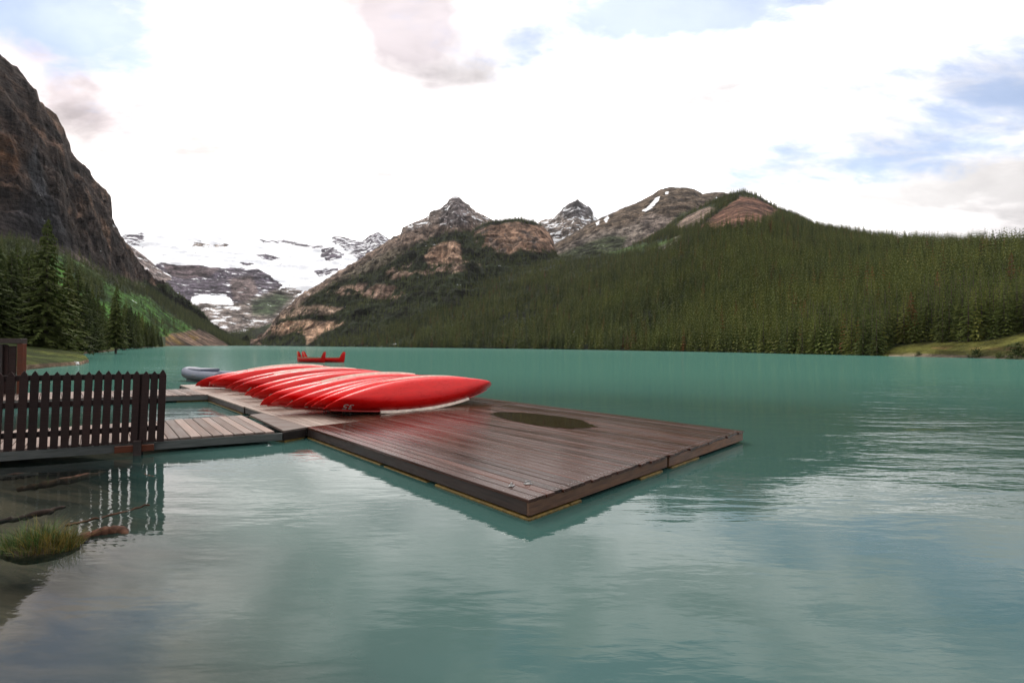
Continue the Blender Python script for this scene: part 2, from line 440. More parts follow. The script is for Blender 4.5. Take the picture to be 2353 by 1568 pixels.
def hill(name, crest, foot, ni, nj, base, zones, prof=1.0, disp=10.0, dscale=.01, crestdisp=.25, back=.5, drop=.5, seed=1, warp=8.0,
         material=None, gully=.5, jag=0.0, cliff=None, det=(0, .03), strata=(0, .03), mid=None):
    """crest, foot: [(x, y, distance)] seen points with their real distances; foot y None = water level.
    Builds the real slope between them and the ground falling away behind the crest."""
    cA = np.array([list(azel(x, y)) + [r] for x, y, r in crest])
    fA = []
    for x, y, r in foot:
        if y is None: a = azel(x, 795)[0]; e = math.atan2(-.6 - CAM[2], r)
        else: a, e = azel(x, y)
        fA.append([a, e, r])
    fA = np.array(fA)
    az_ = np.linspace(cA[0, 0], cA[-1, 0], ni)
    rc = np.interp(az_, cA[:, 0], cA[:, 2]); ec = np.interp(az_, cA[:, 0], cA[:, 1])
    rf = np.interp(az_, fA[:, 0], fA[:, 2]); zf = np.interp(az_, fA[:, 0], np.tan(fA[:, 1]) * fA[:, 2]) + CAM[2]
    zc = np.tan(ec) * rc + CAM[2]
    nb = max(6, nj // 6)
    s = np.concatenate([np.linspace(0, 1, nj), 1 + np.linspace(0, back, nb + 1)[1:]])
    S, A = np.meshgrid(s, az_, indexing='ij')
    RC, RF, ZC, ZF = [np.broadcast_to(q, S.shape) for q in (rc, rf, zc, zf)]
    Rr = RF + (RC - RF) * S
    up = np.clip(S, 0, 1) ** prof
    Z = ZF + (ZC - ZF) * up
    if mid is not None:                       # foot -> break of slope -> crest
        mA = np.array([list(azel(x, y)) + [r] for x, y, r in mid]); rm = np.interp(az_, mA[:, 0], mA[:, 2]); zm = np.interp(az_, mA[:, 0], np.tan(mA[:, 1]) * mA[:, 2]) + CAM[2]
        RM, ZM = np.broadcast_to(rm, S.shape), np.broadcast_to(zm, S.shape); SB = .34
        q1, q2 = np.clip(S / SB, 0, 1), np.clip((S - SB) / (1 - SB), 0, None)
        Rr = np.where(S < SB, RF + (RM - RF) * q1, RM + (RC - RM) * q2)
        Z = np.where(S < SB, ZF + (ZM - ZF) * q1, ZM + (ZC - ZM) * q2)
    Z = np.where(S > 1, ZC - (ZC - ZF) * drop * ((S - 1) / max(back, 1e-6)) ** 1.3, Z)
    P = np.stack([np.sin(A) * Rr, np.cos(A) * Rr, Z], -1)
    mask = np.sin(np.pi * np.clip(S, 0, 1)) ** .7 * (S <= 1) + crestdisp * sm(S, .8, 1.0)
    nz = fbm(P * np.array([1, 1, .35]), dscale, 6, seed, .52)
    rg = ridged(P * np.array([1, 1, .25]), dscale * .8, 5, seed + 5) - .55
    dd = disp * ((1 - gully) * nz + gully * rg * 1.6) * mask
    if det[0]: dd = dd + det[0] * mask * (fbm(P * np.array([1, 1, .6]), det[1], 5, seed + 11, .6) + .6 * (ridged(P * np.array([1, 1, .3]), det[1] * .7, 4, seed + 15) - .6))
    if strata[0]:
        q_ = fbm(P * np.array([.12, .12, 1]), strata[1], 4, seed + 13, .6); dd = dd + strata[0] * mask * np.tanh(q_ * 5)
    if cliff is not None: dd = dd * cliff(S, A)
    outx, outy = -np.sin(A), -np.cos(A)
    P[..., 2] += dd * .8
    P[..., 0] += outx * dd * .9; P[..., 1] += outy * dd * .9
    if jag: P[..., 2] += jag * fbm(P, dscale * 8, 3, seed + 9) * sm(S, .6, 1.0)
    Q = P.reshape(-1, 3)
    px, py = project(Q)
    nw = fbm(Q, dscale * 3, 4, seed + 30) * warp; nw2 = fbm(Q, dscale * 3, 4, seed + 60) * warp
    colr = np.tile(np.array(base, float), (len(Q), 1)); snow = np.zeros(len(Q)); forest = np.zeros(len(Q))
    for z in zones:
        poly, colz, kw = z[0], z[1], (z[2] if len(z) > 2 else {})
        d = poly_in(px + nw, py + nw2, poly) if poly is not None else np.full(px.shape, 99.0)
        soft = kw.get('soft', 5.0)
        f = sm(d, -soft, soft)
        if 'noise' in kw:
            lo, hi, sc_ = kw['noise']; f = f * sm(fbm(Q * np.array(kw.get('sq', (1, 1, 1))), sc_, 5, seed + 90), lo, hi)
        if colz is not None: colr = colr * (1 - f[:, None]) + np.array(colz) * f[:, None]
        if 'snow' in kw: snow = snow * (1 - f) + kw['snow'] * f
        if 'forest' in kw: forest = forest * (1 - f) + kw['forest'] * f
    me = grid_mesh(name, P)
    ca = me.color_attributes.new('Col', 'FLOAT_COLOR', 'POINT')
    ca.data.foreach_set('color', np.concatenate([colr, np.ones((len(Q), 1))], 1).reshape(-1).astype(np.float32))
    sa = me.attributes.new('snow', 'FLOAT', 'POINT'); sa.data.foreach_set('value', snow.astype(np.float32))
    ob = link(name, me, None, material or M_terrain); tag(ob, kind='structure')
    pt = Patch(); pt.P = P; pt.forest = forest.reshape(S.shape); pt.S = S; pt.ob = ob
    return pt


F_FLOOR = (.026, .034, .016)      # forest floor
ROCK_W = (.27, .185, .135)        # warm limestone
ROCK_D = (.052, .038, .032)
ROCK_P = (.100, .084, .105)       # purplish far rock
SCREE = (.17, .135, .11)
ALP = (.075, .085, .035)
MEADOW = (.048, .125, .016)

far_out = 2750
# glacier mountain at the end of the valley (z6: coordinates measured on an enlargement)
def z6(pts): return [(271.4 + x / 3.251, 497.6 + y / 3.251) for x, y in pts]


glacier = hill('glacier_mountain',
    [(150, 520, 5600), (290, 512, 5600), (400, 512, 5600), (500, 520, 5700), (600, 533, 5700), (640, 545, 5700), (700, 546, 5700), (745, 551, 5500), (765, 544, 5300), (780, 543, 5300),
     (800, 549, 5300), (818, 553, 5200), (835, 552, 5200), (850, 541, 5200), (862, 534, 5200), (868, 530, 5200), (876, 537, 5200), (888, 545, 5200), (900, 553, 5200), (990, 575, 5200), (1150, 620, 5200)],
    [(150, None, 2600), (600, None, 2500), (1150, None, 2600)], 620, 230, SCREE,
    [(None, None, dict(snow=0.0)),
     (z6([(-200, -400), (3000, -400), (3000, 700), (1000, 640), (520, 640), (-200, 640)]), ROCK_P, dict(snow=.95, soft=6)),
     # dark rock wall with ledges of snow
     (z6([(290, 345), (400, 350), (560, 368), (760, 385), (935, 385), (965, 400), (1040, 392), (1130, 430), (1200, 480), (1230, 520), (1150, 570), (1050, 590), (960, 640), (870, 640), (830, 600), (700, 585), (560, 600), (545, 640), (400, 620), (200, 470)]),
      ROCK_P, dict(snow=.22, soft=3)),
     (z6([(330, 350), (560, 368), (760, 385), (700, 440), (500, 460), (400, 440)]), (.12, .09, .095), dict(snow=.02, soft=3)),
     (z6([(830, 470), (1000, 440), (1050, 560), (960, 640), (860, 620)]), (.15, .115, .11), dict(snow=.10, soft=4)),
     (z6([(1025, 285), (1100, 278), (1230, 310), (1150, 328), (1060, 315)]), ROCK_P, dict(snow=.33, soft=2)),
     (z6([(900, 335), (960, 345), (1030, 352), (980, 370), (940, 362)]), ROCK_P, dict(snow=.2, soft=2)),
     (z6([(1050, 170), (1250, 180), (1540, 225), (1500, 240), (1250, 205), (1080, 195)]), ROCK_P, dict(snow=.40, soft=2)),
     (z6([(1520, 235), (1600, 228), (1700, 285), (1640, 315), (1560, 330), (1515, 300)]), ROCK_P, dict(snow=.30, soft=3)),
     (z6([(1590, 140), (1700, 140), (1800, 190), (1840, 160), (1945, 90), (2060, 170), (2000, 240), (1800, 330), (1700, 260), (1650, 215), (1600, 190)]), ROCK_P, dict(snow=.42, soft=3)),
     (z6([(1450, 400), (1640, 380), (1640, 410), (1500, 445)]), ROCK_P, dict(snow=.35, soft=3)),
     (z6([(20, 130), (200, 130), (190, 230), (60, 200)]), ROCK_P, dict(snow=.44, soft=5)),
     (z6([(560, 195), (830, 200), (800, 235), (560, 225)]), (.3, .24, .2), dict(snow=.46, soft=3)),
     # lower glacier tongue and the moraine
     (z6([(552, 600), (640, 592), (720, 600), (800, 580), (840, 620), (880, 660), (760, 665), (560, 655)]), (.5, .45, .42), dict(snow=.92, soft=3)),
     (z6([(500, 645), (900, 660), (1000, 600), (1250, 520), (1400, 540), (1300, 640), (1180, 780), (900, 1000), (800, 1000), (600, 800)]), (.20, .165, .145), dict(snow=.30, soft=5)),
     (z6([(1000, 620), (1200, 560), (1300, 600), (1150, 740), (1000, 730)]), (.055, .075, .04), dict(snow=.05, soft=8)),
     ], disp=70, dscale=.0016, crestdisp=.12, back=.3, drop=.3, seed=3, warp=5, gully=.6, det=(22, .008), strata=(14, .012), jag=18)

hill('rock_spur',
    [(180, 480, 4000)] + [(x, y, 3700) for x, y in z6([(0, 150), (60, 195), (130, 245), (230, 322), (300, 388), (400, 445), (470, 505), (500, 565), (522, 640), (600, 700), (700, 780), (850, 880), (1000, 960)])],
    [(180, None, 2500), (700, None, 2400)], 260, 140, (.21, .165, .15),
    [(None, None, dict(snow=.24)), (z6([(440, 500), (500, 560), (560, 660), (440, 640), (430, 560)]), (.08, .07, .085), dict(snow=.0)),
     (z6([(300, 385), (420, 440), (480, 480), (440, 480), (330, 410)]), None, dict(snow=.6, soft=1))],
    disp=60, dscale=.003, crestdisp=.1, back=.3, drop=.4, seed=8, warp=4)

hill('valley_floor',
    [(380, 792, 2300), (470, 780, 2300), (520, 767, 2300), (560, 764, 2300), (590, 755, 2200), (625, 742, 2200), (680, 715, 2200), (760, 700, 2200), (860, 720, 2100)],
    [(380, None, 1900), (860, None, 1900)], 160, 50, F_FLOOR, [(None, None, dict(forest=1.0))], disp=25, dscale=.004, seed=12, back=.3)
valley = hill('valley_side',
    [(560, 790, 3000), (600, 752, 3000), (640, 718, 3000), (680, 690, 3000), (740, 655, 3000), (800, 640, 3000)],
    [(560, None, 2400), (800, None, 2400)], 100, 50, (.035, .05, .024), [(None, (.09, .085, .05), dict(noise=(.1, .4, .01)))], disp=30, dscale=.004, seed=14, back=.3)

# dark cliffs on the left
cliffs = hill('cliff_mountain',
    [(-420, -420, 1080), (-200, -90, 1130), (-60, 75, 1200), (0, 130, 1240), (30, 153, 1250), (60, 184, 1270), (84, 212, 1290), (92, 236, 1300), (128, 272, 1330), (148, 305, 1350), (164, 350, 1370), (196, 392, 1400),
     (222, 424, 1430), (244, 440, 1450), (254, 455, 1460), (257, 480, 1465), (258, 512, 1475), (268, 535, 1490), (292, 572, 1540), (312, 600, 1600), (327, 628, 1640), (336, 648, 1700), (400, 684, 1800),
     (440, 708, 1850), (490, 742, 1900), (530, 770, 1950), (572, 793, 2050)],
    [(-420, None, 260), (-200, None, 230), (0, None, 260), (150, None, 300), (260, None, 420), (330, None, 560), (380, None, 700), (450, None, 900), (520, None, 1200), (572, None, 1700)],
    560, 330, (.055, .075, .03),
    [(None, None, dict(forest=.5)),
     # rock wall
     ([(-900, -900), (700, -900), (700, 640), (345, 655), (265, 632), (200, 598), (130, 566), (60, 548), (0, 545), (-900, 545)], ROCK_D, dict(soft=3, forest=0)),
     ([(-900, -900), (700, -900), (700, 640), (345, 655), (265, 632), (200, 598), (130, 566), (60, 548), (-900, 545)], (.17, .105, .072), dict(soft=3, noise=(.0, .40, .022), sq=(1, 1, .6))),
     ([(-900, -900), (700, -900), (700, 640), (345, 655), (200, 598), (-900, 545)], (.028, .026, .029), dict(soft=3, noise=(.1, .42, .007), sq=(1, 1, .25))),
     ([(-30, 300), (45, 320), (40, 400), (-30, 420)], (.17, .08, .04), dict(soft=12, noise=(-.2, .3, .02))),
     ([(60, 380), (80, 330), (120, 470), (150, 540), (90, 520)], (.05, .05, .055), dict(soft=8)),
     # pale scree along the foot of the wall, then meadow with bands of forest
     ([(60, 548), (130, 560), (200, 594), (265, 628), (345, 650), (350, 668), (265, 650), (190, 615), (110, 580)], (.085, .065, .048), dict(soft=4, noise=(-.3, .2, .02), forest=.1)),
     ([(330, 640), (400, 680), (500, 745), (580, 800), (520, 795), (430, 742), (370, 700), (335, 672)], F_FLOOR, dict(soft=4, forest=1.0)),
     ([(-200, 600), (100, 600), (120, 580), (180, 605), (230, 640), (280, 670), (335, 682), (372, 708), (430, 748), (515, 792), (440, 800), (-200, 830)], MEADOW, dict(soft=5, forest=.12)),
     ([(150, 600), (190, 625), (235, 650), (240, 690), (200, 680), (150, 650)], (.03, .06, .022), dict(soft=6, forest=.8)),
     ([(330, 720), (370, 735), (420, 760), (400, 775), (340, 760)], (.035, .06, .02), dict(soft=6, noise=(-.2, .2, .02), forest=.6)),
     # debris cone by the water
     ([(372, 775), (395, 766), (430, 760), (460, 757), (490, 770), (530, 800), (372, 800)], (.16, .105, .075), dict(soft=3, forest=0)),
     ([(372, 775), (395, 766), (440, 763), (455, 775), (430, 790), (372, 792)], (.30, .19, .045), dict(soft=6, noise=(-.25, .15, .03), forest=0)),
     ], prof=1.0, disp=90, dscale=.006, crestdisp=.16, back=.35, drop=.3, seed=21, warp=7, gully=.65, det=(34, .024), strata=(9, .03), jag=9,
    cliff=lambda S, A: .10 + .90 * sm(S, .30, .46),
    mid=[(-420, 500, 800), (-200, 530, 860), (0, 547, 930), (60, 552, 960), (130, 568, 1010), (200, 600, 1100), (265, 634, 1260), (336, 660, 1560), (400, 702, 1700), (440, 724, 1780), (490, 755, 1840), (530, 778, 1900), (572, 795, 2000)])

# mountains on the right, from the farthest
hill('snowy_peak',
    [(1150, 560, 3300), (1225, 518, 3200), (1242, 509, 3150), (1275, 500, 3100), (1286, 488, 3080), (1296, 477, 3060), (1310, 470, 3050), (1318, 462, 3050), (1328, 461, 3050), (1338, 469, 3050), (1352, 474, 3050), (1361, 486, 3050), (1364, 498, 3050), (1374, 506, 3100),
     (1395, 520, 3100), (1470, 560, 3100)],
    [(1150, 640, 2200), (1470, 640, 2200)], 300, 170, (.20, .165, .14),
    [(None, None, dict(snow=.36)), ([(1280, 455), (1375, 455), (1375, 486), (1345, 500), (1290, 500)], (.12, .11, .11), dict(snow=.26, soft=6)), ([(1225, 560), (1260, 540), (1370, 540), (1300, 590), (1230, 600)], None, dict(snow=.47, soft=6))],
    disp=45, dscale=.005, crestdisp=.12, back=.4, drop=.6, seed=31, warp=4, gully=.7, jag=16, det=(26, .014), strata=(14, .02))

peak = hill('rocky_peak',
    [(575, 793, 2200), (600, 775, 2200), (622, 750, 2200), (645, 718, 2200), (700, 674, 2250), (760, 636, 2300), (820, 600, 2350), (870, 568, 2400), (903, 546, 2400), (919, 541, 2400), (925, 524, 2420), (955, 510, 2440), (984, 499, 2450), (987, 489, 2450),
     (1008, 480, 2480), (1026, 470, 2500), (1031, 459, 2500), (1043, 451, 2500), (1054, 453, 2500), (1064, 461, 2500), (1078, 471, 2500), (1092, 487, 2500), (1128, 506, 2520), (1180, 535, 2550), (1240, 560, 2600), (1340, 610, 2600)],
    [(575, None, 1750), (640, None, 1450), (700, None, 1250), (800, None, 1100), (1000, None, 900), (1340, None, 800)], 640, 300, (.215, .155, .12),
    [(None, None, dict(snow=.0)),
     ([(900, 430), (1150, 430), (1140, 520), (1040, 505), (960, 525), (900, 545)], (.20, .155, .13), dict(snow=.34, soft=6)),
     ([(1015, 440), (1075, 440), (1075, 520), (1010, 520)], (.15, .125, .12), dict(snow=.22, soft=8)),
     ([(800, 620), (900, 570), (960, 560), (900, 600), (800, 650), (650, 740)], (.12, .10, .07), dict(soft=8)),
     # forest climbing the lower wall
     ([(560, 800), (620, 770), (640, 735), (700, 690), (770, 650), (840, 628), (900, 600), (960, 560), (1000, 542), (1045, 530), (1080, 530), (1100, 560), (1400, 560), (1400, 830), (560, 830)], F_FLOOR, dict(forest=1.0, soft=5)),
     # pale cliff bands inside the forest
     ([(975, 590), (990, 570), (1010, 560), (1040, 553), (1058, 565), (1062, 598), (1040, 602), (985, 606)], (.40, .26, .18), dict(soft=3, forest=0)),
     ([(890, 620), (960, 600), (1060, 600), (1120, 606), (1060, 622), (960, 634), (885, 640)], (.34, .23, .17), dict(soft=4, forest=0, noise=(-.25, .1, .02))),
     ([(750, 665), (820, 652), (900, 655), (930, 680), (900, 690), (800, 676), (750, 676)], (.36, .24, .18), dict(soft=4, forest=0, noise=(-.15, .1, .02))),
     ([(640, 718), (680, 704), (740, 700), (790, 708), (760, 722), (700, 722), (640, 735)], (.42, .30, .22), dict(soft=3, forest=0, noise=(-.35, .05, .02))),
     ([(622, 770), (626, 748), (660, 738), (720, 735), (790, 740), (765, 757), (740, 768), (722, 784), (708, 790), (700, 770), (675, 760), (650, 770)], (.48, .31, .21), dict(soft=3, forest=0, noise=(-.45, -.05, .02))),
     ([(580, 790), (584, 772), (594, 772), (596, 790)], (.30, .2, .15), dict(soft=3, forest=0)),
     ], prof=1.0, disp=60, dscale=.005, crestdisp=.08, back=.35, drop=.5, seed=41, warp=6, gully=.55, jag=12, det=(40, .018), strata=(9, .025))

hill('brown_mountain',
    [(1200, 600, 2500), (1262, 566, 2450), (1300, 545, 2400), (1340, 522, 2400), (1380, 501, 2400), (1420, 483, 2400), (1460, 467, 2400), (1500, 446, 2400), (1518, 434, 2400), (1535, 430, 2400), (1565, 430, 2400), (1595, 435, 2400), (1606, 441, 2400), (1614, 446, 2400),
     (1640, 442, 2400), (1662, 443, 2400), (1700, 450, 2400), (1800, 500, 2400)],
    [(1200, 640, 1500), (1800, 640, 1500)], 380, 200, (.115, .085, .060),
    [(None, None, dict(snow=0.0)),
     ([(1200, 620), (1290, 570), (1370, 530), (1430, 520), (1500, 500), (1480, 560), (1440, 600), (1300, 640)], (.18, .15, .125), dict(soft=8)),
     ([(1470, 500), (1500, 490), (1540, 500), (1560, 540), (1490, 570)], (.20, .16, .135), dict(soft=6)),
     ([(1535, 520), (1560, 490), (1600, 480), (1640, 500), (1620, 530), (1560, 550)], (.055, .065, .03), dict(soft=6)),
     ([(1200, 640), (1280, 585), (1340, 560), (1400, 540), (1440, 545), (1430, 570), (1300, 640)], (.05, .06, .03), dict(soft=6)),
     ([(1474, 484), (1484, 478), (1500, 462), (1506, 452), (1516, 450), (1512, 462), (1500, 478), (1482, 487)], None, dict(soft=2.0, snow=.8)),
     ([(1386, 505), (1396, 495), (1400, 500), (1392, 512)], None, dict(soft=1.5, snow=.75)),
     ([(1368, 512), (1376, 508), (1378, 514), (1370, 518)], None, dict(soft=1.5, snow=.75)),
     ([(1640, 455), (1647, 450), (1648, 460), (1641, 461)], None, dict(soft=1.5, snow=.75)),
     ([(1527, 442), (1536, 440), (1535, 446), (1528, 447)], None, dict(soft=1.5, snow=.75))],
    disp=28, dscale=.006, crestdisp=.05, back=.4, drop=.5, seed=51, warp=1.5, gully=.7, det=(24, .016), jag=5)

beehive = hill('rounded_rock_hill',
    [(1030, 640, 1800), (1068, 575, 1800), (1080, 540, 1800), (1092, 524, 1800), (1112, 514, 1800), (1132, 509, 1800), (1160, 505, 1800), (1190, 502, 1800), (1222, 508, 1800), (1246, 520, 1800), (1262, 535, 1800), (1271, 552, 1800), (1276, 580, 1800), (1290, 610, 1800)],
    [(1030, None, 1200), (1290, None, 1000)], 260, 220, (.25, .155, .105),
    [(None, None, dict(forest=0)),
     ([(1000, 480), (1300, 480), (1300, 520), (1240, 519), (1190, 511), (1130, 516), (1090, 533), (1085, 560), (1100, 575), (1062, 620), (1000, 700)], F_FLOOR, dict(soft=3, forest=1.0)),
     ([(1085, 540), (1120, 540), (1110, 560), (1100, 600), (1060, 600)], F_FLOOR, dict(soft=5, forest=1.0, noise=(-.1, .1, .02))),
     ([(1050, 480), (1300, 480), (1300, 620), (1050, 620)], (.13, .10, .085), dict(soft=4, noise=(.05, .35, .03), sq=(1, 1, .5))),
     ([(1120, 560), (1160, 540), (1190, 560), (1150, 580)], (.36, .26, .20), dict(soft=8, noise=(-.1, .3, .02))),
     ([(1050, 700), (1060, 600), (1100, 590), (1130, 575), (1170, 582), (1190, 574), (1230, 580), (1290, 575), (1330, 700)], F_FLOOR, dict(soft=5, forest=1.0)),
     ([(1058, 618), (1075, 602), (1110, 590), (1135, 600), (1100, 606), (1075, 622)], (.34, .23, .17), dict(soft=3, forest=0)),
     ], disp=22, dscale=.01, crestdisp=.05, back=.4, drop=.5, seed=61, warp=4, gully=.6, det=(26, .026), strata=(6, .03))


def shore_r(x):
    return float(np.interp(x, [560, 640, 700, 800, 900, 1000, 1200, 1450, 1800, 2050, 2300, 2750], [1750, 1420, 1250, 1080, 900, 800, 640, 420, 262, 208, 176, 120]))


slope = hill('forest_slope',
    [(690, 796, 1280), (720, 782, 1330), (760, 762, 1400), (850, 722, 1450), (900, 694, 1480), (1000, 655, 1520), (1100, 626, 1550), (1200, 602, 1560), (1280, 592, 1560), (1350, 590, 1540), (1430, 572, 1540), (1480, 552, 1540), (1540, 515, 1540), (1590, 487, 1540),
     (1630, 466, 1540), (1665, 452, 1540), (1690, 443, 1540), (1708, 441, 1540), (1740, 450, 1520), (1790, 480, 1480), (1830, 497, 1420), (1870, 517, 1350), (1950, 536, 1200), (2050, 554, 1030), (2150, 566, 900), (2352, 580, 720), (2560, 600, 580), (2750, 620, 500)],
    [(x, None, shore_r(x)) for x in (690, 800, 1000, 1200, 1450, 1800, 2050, 2300, 2750)], 760, 260, F_FLOOR,
    [(None, None, dict(forest=1.0)),
     # bare rock slabs and gullies high up
     ([(1700, 452), (1740, 456), (1790, 484), (1770, 512), (1700, 524), (1640, 530), (1600, 524), (1640, 495), (1675, 470)], (.17, .085, .055), dict(soft=3, forest=0)),
     ([(1700, 452), (1760, 470), (1790, 490), (1740, 510), (1660, 520), (1650, 500)], (.26, .14, .09), dict(soft=4, noise=(.0, .3, .03), forest=0)),
     ([(1548, 520), (1580, 495), (1630, 475), (1650, 480), (1620, 500), (1590, 525), (1560, 530)], (.22, .16, .125), dict(soft=3, forest=0)),
     ([(1505, 575), (1530, 556), (1560, 540), (1572, 545), (1545, 565), (1515, 580)], (.20, .165, .14), dict(soft=2, forest=0)),
     ([(1400, 575), (1470, 562), (1560, 545), (1540, 560), (1470, 580), (1390, 586)], (.055, .095, .022), dict(soft=5, forest=.12)),
     ([(1082, 632), (1100, 624), (1112, 630), (1100, 636)], (.22, .19, .16), dict(soft=2, forest=0)),
     # grassy bank by the water at the right
     ([(2020, 812), (2060, 797), (2120, 788), (2200, 786), (2260, 783), (2310, 775), (2352, 764), (2800, 735), (2800, 850), (2020, 850)], (.115, .115, .028), dict(soft=2.5, forest=0)),
     ([(2140, 800), (2180, 797), (2352, 797), (2352, 803), (2200, 803)], (.24, .15, .065), dict(soft=3, noise=(-.2, .2, .08), forest=0)),
     ([(2040, 814), (2800, 822), (2800, 840), (2040, 840)], (.22, .175, .13), dict(soft=1.0, forest=0)),
     ], disp=20, dscale=.006, crestdisp=.15, back=.3, drop=.4, seed=71, warp=3, gully=.5,
    cliff=lambda S, A: sm(S, .0, .12) * (.6 + .4 * sm(S, .5, 1)))

# ------------------------------------------------------------------ shore on the left and the lake
def local(o_pts, z): return [(at_z(x, y, z)[0], at_z(x, y, z)[1]) for x, y in o_pts]


left_shore = local([(-60, 870), (40, 852), (120, 843), (185, 838), (205, 832), (190, 826), (165, 820), (175, 815), (215, 810), (262, 806), (270, 802), (290, 799.5), (340, 797.6), (380, 796.2)], 0.0)
# ground behind that shore, rising gently to the slope behind the trees
far_line = [at_r(x, 790, r)[:2] for x, r in ((-420, 70), (-200, 150), (-60, 230), (0, 262), (40, 270), (80, 280), (120, 290), (160, 300), (200, 340), (240, 380), (270, 430), (300, 480), (340, 560), (380, 690))]
ls = np.array(left_shore); fl = np.array(far_line)
K = 60
pin = np.stack([ls + (fl - ls) * (k / K) ** 1.6 for k in range(K + 1)])
# denser along the shore
tt = np.linspace(0, len(ls) - 1, 240)
pin = np.stack([np.stack([np.interp(tt, range(len(ls)), pin[k, :, c_]) for c_ in (0, 1)], -1) for k in range(K + 1)])
ztop = np.array([(-.25 if k == 0 else .16 + .35 * (1 - math.exp(-k / 3)) + 10.0 * (k / K) ** 1.6) for k in range(K + 1)])
gp = np.concatenate([pin, np.broadcast_to(ztop[:, None, None], pin.shape[:2] + (1,)).copy()], -1)
gp[..., 2] += fbm(gp, .25, 4, 5) * .18 * (np.arange(K + 1)[:, None] > 1)
me = grid_mesh('shore_ground', gp)
Q = gp.reshape(-1, 3); px, py = project(Q)
nz = fbm(Q, .12, 4, 9)
colr = np.where(nz[:, None] > .1, np.array([[.062, .072, .014]]), np.array([[.040, .052, .012]]))
deep = sm(np.repeat(np.arange(K + 1), 240) + nz * 6, 10, 20)[:, None]
colr = colr * (1 - deep) + np.array([[.03, .04, .016]]) * deep
edge = (np.repeat(np.arange(K + 1), 240) < 2)[:, None]
colr = np.where(edge, np.array([[.13, .09, .06]]), colr)
ca = me.color_attributes.new('Col', 'FLOAT_COLOR', 'POINT'); ca.data.foreach_set('color', np.concatenate([colr, np.ones((len(Q), 1))], 1).reshape(-1).astype(np.float32))
sa = me.attributes.new('snow', 'FLOAT', 'POINT')
gobj = link('shore_ground', me, None, M_terrain_near); tag(gobj, kind='structure')

# lake bed: shallow in the near left corner, falling away under the milky water
SH = np.array([-5.6, 3.3])
xs = np.concatenate([np.linspace(-60, -12, 20), np.linspace(-11.5, 1, 130), np.linspace(1.5, 40, 16)])
ys = np.concatenate([np.linspace(-30, -1, 12), np.linspace(-.8, 9.5, 110), np.linspace(10, 60, 16)])
gx, gy = np.meshgrid(xs, ys)
dd = np.maximum(0, (gx + .82 * gy) * .775 + 2.2)
bz = -.03 - .10 * dd - .06 * dd ** 1.6
Pb = np.stack([gx, gy, bz], -1); Pb[..., 2] = np.maximum(Pb[..., 2], -3.0) + fbm(Pb * np.array([1, 1, 0]), 1.5, 5, 77) * .07
me = grid_mesh('lake_bed', Pb)
m_, t, p, o = mat('muddy_bed')
g = t.new('ShaderNodeNewGeometry'); n1 = t.noise(t.scalev(g.outputs['Position'], (.6, 1.6, 1)), 1.6, 8, .65, .5); n2 = t.noise(g.outputs['Position'], 14, 6, .7)
cc = t.mix(t.mapr(n1, .35, .65), (.026, .019, .012, 1), (.105, .068, .042, 1)); cc = t.mix(t.mapr(n2, .6, .75), cc, (.12, .09, .06, 1))
t.l.new(cc, p.inputs['Base Color']); p.inputs['Roughness'].default_value = .9
tag(link('lake_bed', me, None, m_), kind='structure')

# water surface
M_water, t, p, o = mat('glacial_water')
t.n.remove(p)
g = t.new('ShaderNodeNewGeometry'); P_ = g.outputs['Position']
cdist = t.vmath('DISTANCE', P_, tuple(CAM))
sp = t.new('ShaderNodeSeparateXYZ'); t.l.new(P_, sp.inputs[0])
# ripples: long lazy swell, small wavelets, wind-ruffled patches
w1 = t.noise(t.scalev(P_, (.55, 1.5, 1)), 1.1, 3, .5, .3)
w2 = t.noise(t.scalev(P_, (.8, 2.6, 1)), 4.5, 3, .5, .2)
w3 = t.noise(t.scalev(P_, (.35, 1.3, 1)), .30, 4, .55)
ruf = t.noise(t.scalev(P_, (.5, 1.0, 1)), .10, 3, .5)
far = t.mapr(cdist, 9, 60)
right = t.mapr(t.math('SUBTRACT', sp.outputs[0], t.math('MULTIPLY', sp.outputs[1], .45)), 1.2, 5.2)
midr = t.math('MULTIPLY', right, t.mapr(sp.outputs[1], 4.2, 6.5))
amp = t.math('ADD', t.math('ADD', .17, t.math('MULTIPLY', far, .35)), t.math('MULTIPLY', t.math('MULTIPLY', midr, t.math('SUBTRACT', 1.0, far)), .42))
amp = t.math('MULTIPLY', amp, t.mapr(ruf, .35, .65, .7, 1.2))
b1 = t.bump(w2, t.math('MULTIPLY', amp, .75), .014)
b2 = t.bump(w1, amp, .06, b1)
b3 = t.bump(w3, t.math('MULTIPLY', amp, .9), .14, b2)
glo = t.new('ShaderNodeBsdfGlossy'); glo.inputs['Color'].default_value = (1, 1, 1, 1)
t.l.new(t.mapr(cdist, 10, 300, .012, .10), glo.inputs['Roughness']); t.l.new(b3, glo.inputs['Normal'])
fr = t.new('ShaderNodeFresnel'); fr.inputs['IOR'].default_value = 1.34; t.l.new(b3, fr.inputs['Normal'])
frc = t.math('MINIMUM', fr.outputs[0], t.mapr(cdist, 5.5, 24, 1.0, .36))   # wind-roughened water never mirrors fully at a distance
dif = t.new('ShaderNodeBsdfDiffuse')
silt = t.noise(P_, .05, 5, .6)
open_ = t.mapr(t.math('ADD', sp.outputs[1], t.math('MULTIPLY', silt, 8)), 9, 42)      # siltier water out in the lake
t.l.new(t.mix(open_, t.mix(t.mapr(silt, .3, .7), (.036, .086, .076, 1), (.042, .096, .082, 1)), (.066, .168, .135, 1)), dif.inputs['Color'])
tr = t.new('ShaderNodeBsdfTransparent'); tr.inputs['Color'].default_value = (.80, .90, .86, 1)
